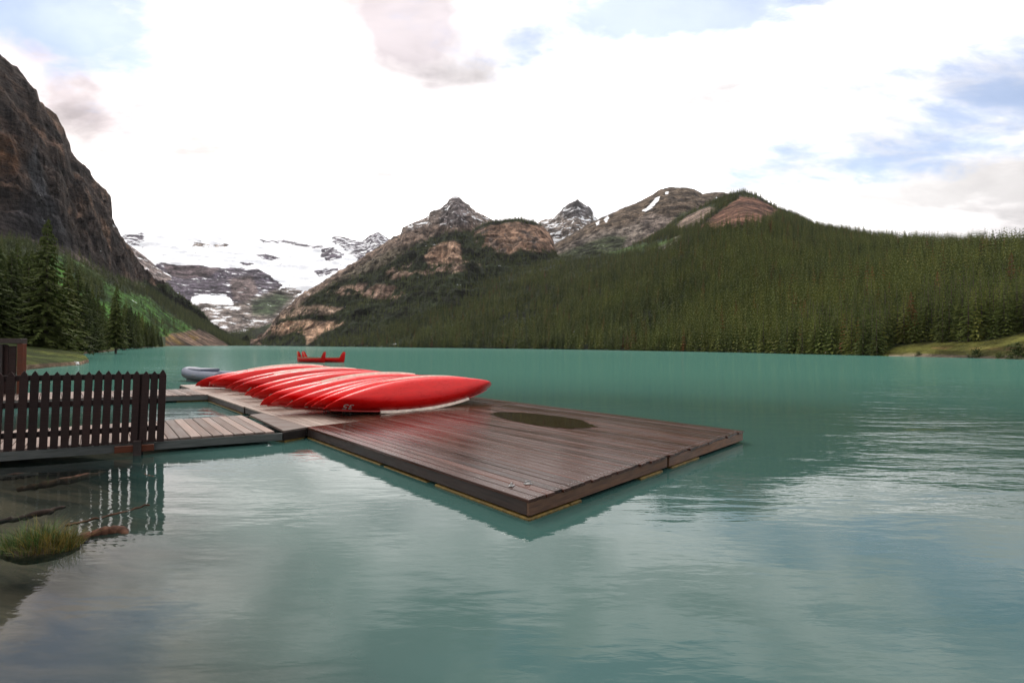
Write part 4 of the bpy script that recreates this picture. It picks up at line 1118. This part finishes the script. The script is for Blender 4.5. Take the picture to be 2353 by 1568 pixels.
cols = [75, 165, 247, 328, 405, 482, 557, 631, 702, 772, 846, 911, 978, 1043, 1105, 1168]
base = [hit2((q - 12 * (1168 - q) / 1168 - 8) / 3.151, 0) for q in cols]
step0 = (base[0] - base[1]); print('picket steps', [round(float(np.linalg.norm(base[i] - base[i + 1])), 3) for i in range(15)])
for k in range(1, 22): base.insert(0, base[0] + (step0 / np.linalg.norm(step0)) * .135)
lean = Matrix.Rotation(R(1.2), 4, 'Y')
for q in base:
    o = link('picket', random.choice(PK), fence)
    M = Matrix.Translation((q[0], q[1], DECK - .03)) @ Matrix.Rotation(math.atan2(fd[1], fd[0]), 4, 'Z') @ lean @ Matrix.Rotation(random.uniform(-.006, .006), 4, 'Y')
    o.matrix_basis = fence.matrix_world.inverted() @ M
e0 = base[0] - fn * .024; e1 = base[-1] - fn * .024
for z in (1.09, .67, .20):
    bm = bmesh.new(); L = float(np.linalg.norm(e1 - e0)); box_bm(bm, 0, L, 0, .04, z - .045, z + .045); me = bm_mesh('rail', bm, .003); me.materials.append(M_fence)
    o = link('rail', me, fence); o.matrix_basis = fence.matrix_world.inverted() @ Matrix.Translation((e0[0], e0[1], DECK)) @ Matrix.Rotation(math.atan2(fd[1], fd[0]), 4, 'Z')
pq = hit2(1000 / 3.151, 0)
for kk, (q, zz) in enumerate(((pq, -.05), (base[8], DECK), (base[0], DECK))):
    bm = bmesh.new(); box_bm(bm, -.05, .05, .006, .09, zz - .05 - DECK, 1.12); me = bm_mesh('post', bm, .004); me.materials.append(M_fence)
    o = link('post', me, fence); o.matrix_basis = fence.matrix_world.inverted() @ Matrix.Translation((q[0] + fn[0] * (-.03), q[1] + fn[1] * (-.03), DECK)) @ Matrix.Rotation(math.atan2(fd[1], fd[0]), 4, 'Z')
# the fence post's foot clamps an orange brown beam under the deck edge
bx0, bx1 = hit2(264, 0), hit2(354, 0)
o = beam(g1, bx0 + fn * .02, bx1 + fn * .02, .055, .165, .05, M_orange, 'cross_beam', 'orange brown beam end below the fence post')
bm = bmesh.new(); box_bm(bm, -.055, .055, -.035, .01, -.12, DECK + .02); me = bm_mesh('post_foot', bm, .004); me.materials.append(M_sidedark)
o = link('post_foot', me, fence); o.matrix_basis = fence.matrix_world.inverted() @ Matrix.Translation((pq[0] + fn[0] * .03, pq[1] + fn[1] * .03, 0)) @ Matrix.Rotation(math.atan2(fd[1], fd[0]), 4, 'Z')

# dark board shelter at the left edge with an orange brown corner post
kp = at_z(44, 905, DECK)
kio = empty('board_shelter', (kp[0], kp[1], DECK), R(8)); tag(kio, 'dark boarded stand with an orange brown corner post behind the fence', 'stand')
KH = 1.87 - DECK + (790 - 784) / FOC * kp[1] - .10


def kpart(name, x0, x1, y0, y1, z0, z1, mt, bev=.006):
    bm = bmesh.new(); box_bm(bm, x0, x1, y0, y1, z0, z1); me = bm_mesh(name, bm, bev); me.materials.append(mt); return link(name, me, kio)


kpart('corner_post', -.09, .07, 0, .16, -.5, KH, M_orange); kpart('post', -.75, -.5, .0, .2, -.5, KH - .02, M_sidedark)
kpart('top_beam', -2.9, .02, -.02, .24, KH + .003, KH + .16, M_sidedark)
for k in range(12): kpart('wall_board', -2.8 + k * .22, -2.8 + k * .22 + .205, .07, .11, .0, KH - .06 - .02 * (k % 2), M_fence, .003)

# ------------------------------------------------------------------ canoes
def canoe_hull(L=5.2, beamw=.90, depth=.29, sheer=.21, rake=.10, ns=56, nt=20, pw=2.1, flat=.50):
    """overturned hull, keel up (+z), open side down; returns vertex grid"""
    s = np.sin(np.linspace(-math.pi / 2, math.pi / 2, ns)) * .55 + np.linspace(-1, 1, ns) * .45
    th = np.linspace(0, math.pi, nt)
    G = np.zeros((ns, nt, 3))
    for i, si in enumerate(s):
        hb = beamw / 2 * max(0.012, (1 - abs(si) ** pw)) ** .95
        zg = -sheer * abs(si) ** 3.2; zk = depth - .03 * si * si - .07 * abs(si) ** 8
        for j, tj in enumerate(th):
            y = -math.cos(tj); f = math.sin(tj) ** flat; yy = math.copysign(abs(y) ** .68, y) * hb * (1 - .27 * f)
            xx = si * L / 2 * (1 - rake * (f ** 2.2) * abs(si) ** 6)
            G[i, j] = (xx, yy, zg + (zk - zg) * f)
    return s, G


S_, HG = canoe_hull()
hull_me = grid_mesh('hull', HG)
bm = bmesh.new(); bm.from_mesh(hull_me); bmesh.ops.recalc_face_normals(bm, faces=bm.faces); bmesh.ops.solidify(bm, geom=bm.faces[:], thickness=.008); bm.to_mesh(hull_me); bm.free()
hull_me.polygons.foreach_set('use_smooth', [True] * len(hull_me.polygons)); hull_me.materials.append(M_red)
bvh = BVHTree.FromPolygons([tuple(q) for q in HG.reshape(-1, 3)], [tuple(pg) for pg in (np.arange(56 * 20).reshape(56, 20)[:-1, :-1, None] + np.array([0, 20, 21, 1])).reshape(-1, 4).tolist()])


def strip(j, lo, hi, wd, hg, mt, name, outy):
    bm = bmesh.new(); ids = [i for i, q in enumerate(S_) if lo <= q <= hi]; rows = []
    for i in ids:
        q = HG[i, j]; sg = outy
        rows.append([bm.verts.new((q[0], q[1] + sg * a_, q[2] + b_)) for a_, b_ in ((-.012, -.022), (wd, -.022), (wd, hg), (-.012, hg))])
    for r0, r1 in zip(rows, rows[1:]):
        for k in range(4): bm.faces.new([r0[k], r0[(k + 1) % 4], r1[(k + 1) % 4], r1[k]])
    bm.faces.new(rows[0]); bm.faces.new(rows[-1][::-1]); me = bm_mesh(name, bm); me.materials.append(mt); return me


GW = [strip(0, -.56, .60, .070, .024, M_trim, 'gunwale', -1), strip(19, -.56, .60, .064, .026, M_trim, 'gunwale', 1)]
ED = [strip(0, -.95, .95, .020, .012, M_edge, 'rim', -1), strip(19, -.95, .95, .018, .012, M_edge, 'rim', 1)]
bm = bmesh.new()
me_th = []
for xx, hb in ((-.9, .40), (.0, .44), (.9, .40)):
    bm = bmesh.new(); box_bm(bm, xx - .04, xx + .04, -hb, hb, .0, .02); q = bm_mesh('thwart', bm); q.materials.append(M_inner); me_th.append(q)
# small end plate
bm = bmesh.new(); vv = [bm.verts.new(tuple(q)) for q in (HG[1, 0] + [0, .004, .004], HG[6, 0] + [0, .006, .004], HG[6, 19] + [0, -.006, .004], HG[1, 19] + [0, -.004, .004])]; bm.faces.new(vv); DK = bm_mesh('end_deck', bm); DK.materials.append(M_inner)


def number_mesh(txt, size=.24, x_at=-2.14, z_mid=.045):
    cu = bpy.data.curves.new('number', 'FONT'); cu.body = txt; cu.size = size; cu.align_x = 'CENTER'; cu.align_y = 'CENTER'; cu.resolution_u = 3; cu.offset = .004
    to = bpy.data.objects.new('tmp_number', cu); COL.objects.link(to); dg = bpy.context.evaluated_depsgraph_get(); me = bpy.data.meshes.new_from_object(to.evaluated_get(dg)); bpy.data.objects.remove(to)
    bm = bmesh.new(); bm.from_mesh(me); bmesh.ops.triangulate(bm, faces=bm.faces[:])
    for _ in range(2):
        long = [e for e in bm.edges if e.calc_length() > .03]
        if long: bmesh.ops.subdivide_edges(bm, edges=long, cuts=1); bmesh.ops.triangulate(bm, faces=bm.faces[:])
    # text right = -x, text up = towards the lower gunwale; pressed onto the turn of the bilge
    dn_ = Vector((0, .90, -.436)); up_ = Vector((0, -.436, -.90)); c0_ = Vector((x_at, -.16, z_mid))
    for vt in bm.verts:
        q_ = c0_ + Vector((-vt.co.x, 0, 0)) + up_ * vt.co.y
        hit_, nrm, idx, dst = bvh.ray_cast(q_ - dn_ * 1.2, dn_)
        if hit_ is None: hit_, nrm, idx, dst = bvh.find_nearest(q_)
        if nrm.dot(dn_) > 0: nrm = -nrm
        vt.co = hit_ + nrm * .0045
    me2 = bpy.data.meshes.new('number'); bm.to_mesh(me2); bm.free(); me2.materials.append(M_digit); return me2


def z2(X, Y): return ((430 + X / 2.7046) / 1.1054, (860 + Y / 2.7046) / 1.1054)


ends = [((1065, 455), '35', 'nearest overturned red canoe, number 35, its whole hull in view'),
        ((1010, 447), None, 'second overturned canoe, directly behind number 35'),
        ((935, 443), None, 'third overturned canoe from the near end of the row'),
        ((830, 440), '23', 'fourth overturned canoe from the near end, a round digit on its bow'),
        ((730, 435), '24', 'fifth overturned canoe from the near end, faint digit beside a dark gap'),
        ((622, 408), '21', 'sixth canoe in the row, low dark bow just left of the shadowed gap'),
        ((590, 385), '10', 'overturned canoe with a bold pale zero on its bow'),
        ((515, 362), '14', 'overturned canoe between the bold zero bow and number 17, marked 14'),
        ((440, 345), '17', 'overturned canoe marked 17 in the middle of the row'),
        ((375, 322), None, 'unnumbered canoe left of number 17 in the middle of the row'),
        ((300, 305), None, 'unnumbered canoe third from the far left end of the row'),
        ((252, 298), '1', 'second canoe from the far left end, one stroke on its bow'),
        ((165, 292), '11', 'leftmost canoe of the row, two pale bars on its bow')]
near_pts = []
for (X, Y), nmb, lb in ends:
    x_, y_ = z2(X, Y); q = at_z(x_, y_, DECK + .28)[:2]; near_pts.append(q)
# keep the row even: fit along the dock direction, then nudge
sp_ = [float((q - A) @ u) for q in near_pts]; bb = [float((q - A) @ np.array([-u[1], u[0]])) for q in near_pts]
CL = 5.2
for k, ((X, Y), nmb, lb) in enumerate(ends):
    tau = R(57 + random.uniform(-5, 4) - (12 if k == 5 else 0) - (10 if k == 12 else 0)); q = near_pts[k]
    e = empty('canoe'); tag(e, lb, 'canoe', 'overturned red canoes in a row on the dock')
    yaw = angV + R(random.uniform(-.8, .8)) + R(1.0)
    dirv = np.array([math.cos(yaw), math.sin(yaw)])
    ctr = q + dirv * (CL / 2 + .05 + random.uniform(-.12, .12) * (k > 0))
    e.location = (ctr[0] + u[0] * .12, ctr[1] + u[1] * .12, DECK + .425 + random.uniform(-.035, .03) - (.05 if k in (5, 12) else 0))
    e.rotation_euler = (tau, R(-2.1), yaw)
    e.scale = (1.02, 1, 1)
    link('hull', hull_me, e)
    for gi_, g_ in enumerate(GW):
        if gi_ == 0 or k in (0, 4, 5, 8, 10): link('gunwale', g_, e)
    for g_ in ED: link('rim', g_, e)
    for g_ in me_th: link('thwart', g_, e)
    link('end_deck', DK, e)
    if nmb: link('number', number_mesh(nmb), e)
# low racks holding the bows
for k, (a_, b_) in enumerate(((-3.15, 1.55), (-2.3, 1.75))):
    bm = bmesh.new(); q = A + np.array([0, 0])
    X_, Y_ = (748, 800)[k], (945, 952)[k]; c0 = at_z(X_, Y_, DECK)
    for sx in (-.12, .12): tube_bm(bm, [(sx, 0, 0), (sx, 0, .13)], .009, 6)
    tube_bm(bm, [(-.12, 0, .13), (.12, 0, .13)], .009, 6); tube_bm(bm, [(-.12, 0, .0), (.12, 0, .0)], .009, 6); tube_bm(bm, [(-.12, 0, .012), (-.12, .6, .012)], .009, 6); tube_bm(bm, [(.12, 0, .012), (.12, .6, .012)], .009, 6)
    me = bm_mesh('rack_frame', bm); me.materials.append(M_black); o = link('canoe_rack', me); o.location = (c0[0], c0[1], DECK + .008); o.rotation_euler = (0, 0, angV - 1.57)
    tag(o, ('low black metal rack under the bow of the second canoe', 'low black metal rack under the bow of canoe number 35')[k], 'rack', 'low racks under the canoe bows')

# two big canoes with high curved ends, afloat beyond the dock
def big_canoe(p0, p1, label, seats):
    d = np.array(p1) - np.array(p0); L = float(np.linalg.norm(d)); e = empty('voyageur_canoe', ((p0[0] + p1[0]) / 2, (p0[1] + p1[1]) / 2, 0), math.atan2(d[1], d[0])); tag(e, label, 'canoe', 'two high ended red canoes afloat on the lake')
    ns, nt = 49, 15; G = np.zeros((ns, nt, 3)); bw = .62
    for i in range(ns):
        s = -1 + 2 * i / (ns - 1); hb = bw * max(.02, 1 - abs(s) ** 2.6); a_ = abs(s)
        zg = .50 + .04 * (a_ / .8) ** 3
        if a_ > .8: zg = .52 + .68 * float(sm(np.array(a_), .76, .93)) - .10 * float(sm(np.array(a_), .97, 1.0))
        for j in range(nt):
            tj = math.pi * j / (nt - 1); f = math.sin(tj) ** .7; y = -math.cos(tj)
            zk = -.10 + .35 * max(0, (a_ - .93) / .07) ** 2
            G[i, j] = (s * L / 2 * (1 - .03 * f), math.copysign(abs(y) ** .8, y) * hb, zg + (zk - zg) * f)
    me = grid_mesh('hull', G); bm = bmesh.new(); bm.from_mesh(me); bmesh.ops.recalc_face_normals(bm, faces=bm.faces); bmesh.ops.solidify(bm, geom=bm.faces[:], thickness=.02); bm.to_mesh(me); bm.free(); me.materials.append(M_red)
    me.polygons.foreach_set('use_smooth', [True] * len(me.polygons)); link('hull', me, e)
    for j in (0, nt - 1):
        bm = bmesh.new(); tube_bm(bm, [tuple(G[i, j] + [0, 0, .01]) for i in range(1, ns - 1)], .028, 5); me = bm_mesh('gunwale', bm); me.materials.append(M_inner if j else simple('ochre_gunwale', (.42, .20, .08), .5)); link('gunwale', me, e)
    for k in range(seats):
        x = -L / 2 * .62 + k * L * .62 / (seats - 1); hb = bw * (1 - abs(2 * x / L) ** 2.6) - .02
        bm = bmesh.new(); box_bm(bm, x - .12, x + .12, -hb, hb, .20, .23); me = bm_mesh('seat', bm); me.materials.append(M_inner); so_ = link('seat', me, e)
        bm = bmesh.new(); box_bm(bm, x - .14, x - .10, -.2, .2, .235, .56); me = bm_mesh('backrest', bm, .01); me.materials.append(M_inner); link('backrest', me, e)
    return e


pa = at_z(748, 832.5, 0); pb = at_r(682, 812, 60)
big_canoe(pb[:2], pa[:2], 'nearer high ended red canoe afloat, its inside and ochre gunwale showing', 6)
pa = at_z(793, 832, 0); pb = at_r(693, 812, 61)
big_canoe(pb[:2], pa[:2], 'farther high ended red canoe afloat, its right end standing clear', 6)

# grey inflatable boat moored behind the row
q = at_z(424, 873, 0)
inf = empty('inflatable_boat', (q[0], q[1], 0), R(-28)); tag(inf, 'grey inflatable boat moored behind the far left end of the canoes', 'boat')
path = [(4.2, .6, .42), (2.6, .6, .42), (1.2, .58, .46), (.4, .50, .54), (-.1, .32, .62), (-.25, 0, .66), (-.1, -.32, .62), (.4, -.50, .54), (1.2, -.58, .46), (2.6, -.6, .42), (4.2, -.6, .42)]
pp = np.array(path); tt = np.linspace(0, 10, 61); pp = np.stack([np.interp(tt, range(11), pp[:, c_]) for c_ in range(3)], -1)
for _ in range(3): pp[1:-1] = (pp[:-2] + pp[2:] + pp[1:-1] * 2) / 4
bm = bmesh.new(); tube_bm(bm, pp, .27, 14); me = bm_mesh('side_tube', bm); me.materials.append(M_grey_pvc); link('side_tube', me, inf, smooth=True)
bm = bmesh.new(); tube_bm(bm, pp + np.array([0, 0, -.12]) + np.stack([-np.gradient(pp[:, 1]) * 0, np.zeros(61), np.zeros(61)], -1), .262, 14); me = bm_mesh('rubbing_strake', bm); me.materials.append(M_dark_pvc); link('rubbing_strake', me, inf, smooth=True)
for off in (-.05, .03):
    ctr_ = pp.mean(0); nrm_ = pp - np.array([1.8, 0, 0]); nrm_[:, 2] = 0; nrm_ /= np.linalg.norm(nrm_, axis=1)[:, None]
    bm = bmesh.new(); tube_bm(bm, pp + nrm_ * .262 + np.array([0, 0, off]), .018, 5); me = bm_mesh('stripe', bm); me.materials.append(M_metal if off > 0 else M_dark_pvc); link('stripe', me, inf)
bm = bmesh.new(); box_bm(bm, .3, 4.2, -.5, .5, -.05, .40); me = bm_mesh('floor', bm, .05); me.materials.append(M_dark_pvc); link('floor', me, inf)
bm = bmesh.new(); prism_bm(bm, [(q_[0] + .05, q_[1]) for q_ in pp[8:53]], .46, .84); me = bm_mesh('bow_cover', bm, .03); me.materials.append(M_grey_pvc); link('bow_cover', me, inf); inf.scale = (.78, .78, .78); inf.location.x += .35

# tiny boat on the far right shore
q = at_r(1905, 812, shore_r(1905) + 1.5); e = empty('beached_boat', (q[0], q[1], .1), R(10)); tag(e, 'tiny red boat with a white stripe lying on the far right shore', 'boat')
bm = bmesh.new(); box_bm(bm, -2.2, 2.2, -.5, .5, 0, .55); bmesh.ops.subdivide_edges(bm, edges=bm.edges[:], cuts=6, use_grid_fill=True)
for vt in bm.verts:
    k = 1 - abs(vt.co.x / 2.2) ** 2.5 * .95; vt.co.y *= k * (.6 + .4 * vt.co.z / .55); vt.co.z += .25 * abs(vt.co.x / 2.2) ** 4
me = bm_mesh('hull', bm); me.materials.append(M_red); link('hull', me, e)
bm = bmesh.new(); tube_bm(bm, [(x, -.5 * (1 - abs(x / 2.2) ** 2.5 * .95), .62 + .25 * abs(x / 2.2) ** 4) for x in np.linspace(-2.1, 2.1, 15)], .09, 6); me = bm_mesh('gunwale', bm); me.materials.append(simple('white_paint', (.8, .8, .78))); link('gunwale', me, e)

# ------------------------------------------------------------------ near left corner: grass tuft, drift wood
gc = at_z(95, 1262, 0)
bm = bmesh.new(); bmesh.ops.create_icosphere(bm, subdivisions=4, radius=1.0)
for vt in bm.verts:
    n_ = float(fbm(np.array([vt.co[:]]) + 4, 2.2, 4, 3)[0]); vt.co *= 1 + .25 * n_; vt.co = Vector((vt.co.x * .46, vt.co.y * .24, vt.co.z * .10))
me = bm_mesh('mound', bm); me.materials.append(simple('peat', (.05, .033, .018), .95, .5, 12, .6)); mound = link('mound', me, smooth=True); mound.scale = (.66, .85, .8); mound.location = (gc[0] - .06, gc[1] + .05, -.030); tag(mound, kind='structure')
M_grass, t, p, o = mat('lakeside_grass')
at_ = t.new('ShaderNodeAttribute', attribute_name='Col'); t.l.new(at_.outputs['Color'], p.inputs['Base Color']); p.inputs['Roughness'].default_value = .6; p.inputs['Specular IOR Level'].default_value = .25
V, F, CC = [], [], []
for k in range(2300):
    a_ = rng.uniform(0, 6.28); r_ = math.sqrt(rng.random()); x0 = math.cos(a_) * r_ * .47; y0 = math.sin(a_) * r_ * .22
    hgt = (.05 + .30 * rng.random() ** 1.8) * (1.15 - .5 * r_); 
    if rng.random() < .03: hgt *= 1.7
    ld = rng.uniform(0, 6.28); ln = rng.uniform(.1, 1.15) * hgt + (.05 * r_); lx, ly = math.cos(ld) * .6 + math.cos(a_) * r_ * .6, math.sin(ld) * .6 + math.sin(a_) * r_ * .5
    wdd = rng.uniform(.0016, .0034); sx, sy = -math.sin(ld) * wdd, math.cos(ld) * wdd; z0 = .05 * (1 - r_ ** 2)
    b = len(V); seg = 4
    yl = rng.random() < (.25 + .45 * (x0 > .12)); cb = np.array([.21, .15, .025]) if yl else np.array([.060, .115, .018]); cb = cb * rng.uniform(.45, 1.2)
    for s_ in range(seg + 1):
        f = s_ / seg; X = x0 + lx * ln * f * f; Y = y0 + ly * ln * f * f; Z = z0 + hgt * (f - .25 * f * f); kk = 1 - f * .9
        V += [(X - sx * kk, Y - sy * kk, Z), (X + sx * kk, Y + sy * kk, Z)]; CC += [tuple(cb * (.7 + .5 * f)) + (1,)] * 2
    for s_ in range(seg): F.append((b + 2 * s_, b + 2 * s_ + 1, b + 2 * s_ + 3, b + 2 * s_ + 2))
me = mesh('grass_tuft', V, F); ca = me.color_attributes.new('Col', 'FLOAT_COLOR', 'POINT'); ca.data.foreach_set('color', np.array(CC, np.float32).reshape(-1)); me.materials.append(M_grass)
gt = link('grass_tuft', me); gt.scale = (.76, .9, .88); gt.location = (gc[0] - .06, gc[1] + .05, -.005); tag(gt, 'tuft of green and yellowing grass growing from the shallow water, bottom left', 'grass', None, 'stuff')

M_log = simple('drift_wood', (.075, .034, .020), .8, .5, 9, .5, .15); M_logd = simple('dark_drift_wood', (.030, .019, .014), .8, .5, 9, .5, .15)


def log(pts_, rads, name, label, mt, z=None):
    P3_ = [];
    for (x, y, zz) in pts_: P3_.append(at_z(x, y, zz))
    P3_ = np.array(P3_); tt = np.linspace(0, len(P3_) - 1, 22); Pp = np.stack([np.interp(tt, range(len(P3_)), P3_[:, c_]) for c_ in range(3)], -1); rr_ = np.interp(tt, range(len(rads)), rads)
    Pp[1:-1, 1:] += rng.normal(0, .006, (20, 2))
    bm = bmesh.new(); tube_bm(bm, Pp, [max(.002, q * rng.uniform(.85, 1.15)) for q in rr_], 9); me = bm_mesh(name, bm); me.materials.append(mt)
    return tag(link(name, me, smooth=True), label, 'driftwood')


log([(190, 1238, -.02), (230, 1224, .0), (275, 1219, .0), (300, 1232, -.03)], [.05, .055, .05, .02], 'drift_log', 'reddish brown log lying half in the water right of the grass tuft', M_log)
log([(150, 1207, -.01), (200, 1196, -.004), (265, 1180, .0), (343, 1159, .004)], [.012, .013, .012, .008], 'branch', 'long thin branch reaching right across the fence reflection', M_log)
log([(-30, 1205, -.03), (40, 1190, -.012), (90, 1180, .0), (148, 1164, -.01)], [.03, .03, .035, .02], 'drift_log', 'dark waterlogged log behind the grass tuft', M_logd)
log([(40, 1125, -.10), (110, 1112, -.06), (180, 1098, -.04), (240, 1085, -.06)], [.03, .05, .055, .03], 'sunken_log', 'reddish sunken log below the gangway shadow', M_log)
log([(-20, 1100, -.06), (30, 1093, -.03), (90, 1088, -.05)], [.03, .05, .03], 'sunken_log', 'short sunken log at the left edge under the gangway', M_logd)
log([(326, 1082, -.02), (335, 1090, -.005), (350, 1095, -.01), (368, 1097, -.02)], [.008, .010, .009, .005], 'twig', 'small bent twig in the water below the fence post', M_log)
# thin mountain air
bm = bmesh.new(); box_bm(bm, -7000, 7000, -200, 7200, -4.6, 1700); me = bm_mesh('haze', bm)
m_ = bpy.data.materials.new('air'); m_.use_nodes = True; t = NT(m_.node_tree); o = t.new('ShaderNodeOutputMaterial'); p = t.new('ShaderNodeVolumePrincipled')
p.inputs['Color'].default_value = (.96, .95, 1, 1); p.inputs['Density'].default_value = 1.7e-5; p.inputs['Anisotropy'].default_value = .3
t.l.new(p.outputs[0], o.inputs['Volume']); tag(link('haze', me, None, m_), 'thin pale mountain air over the lake', 'haze', None, 'stuff')
print('objects', len(bpy.data.objects))
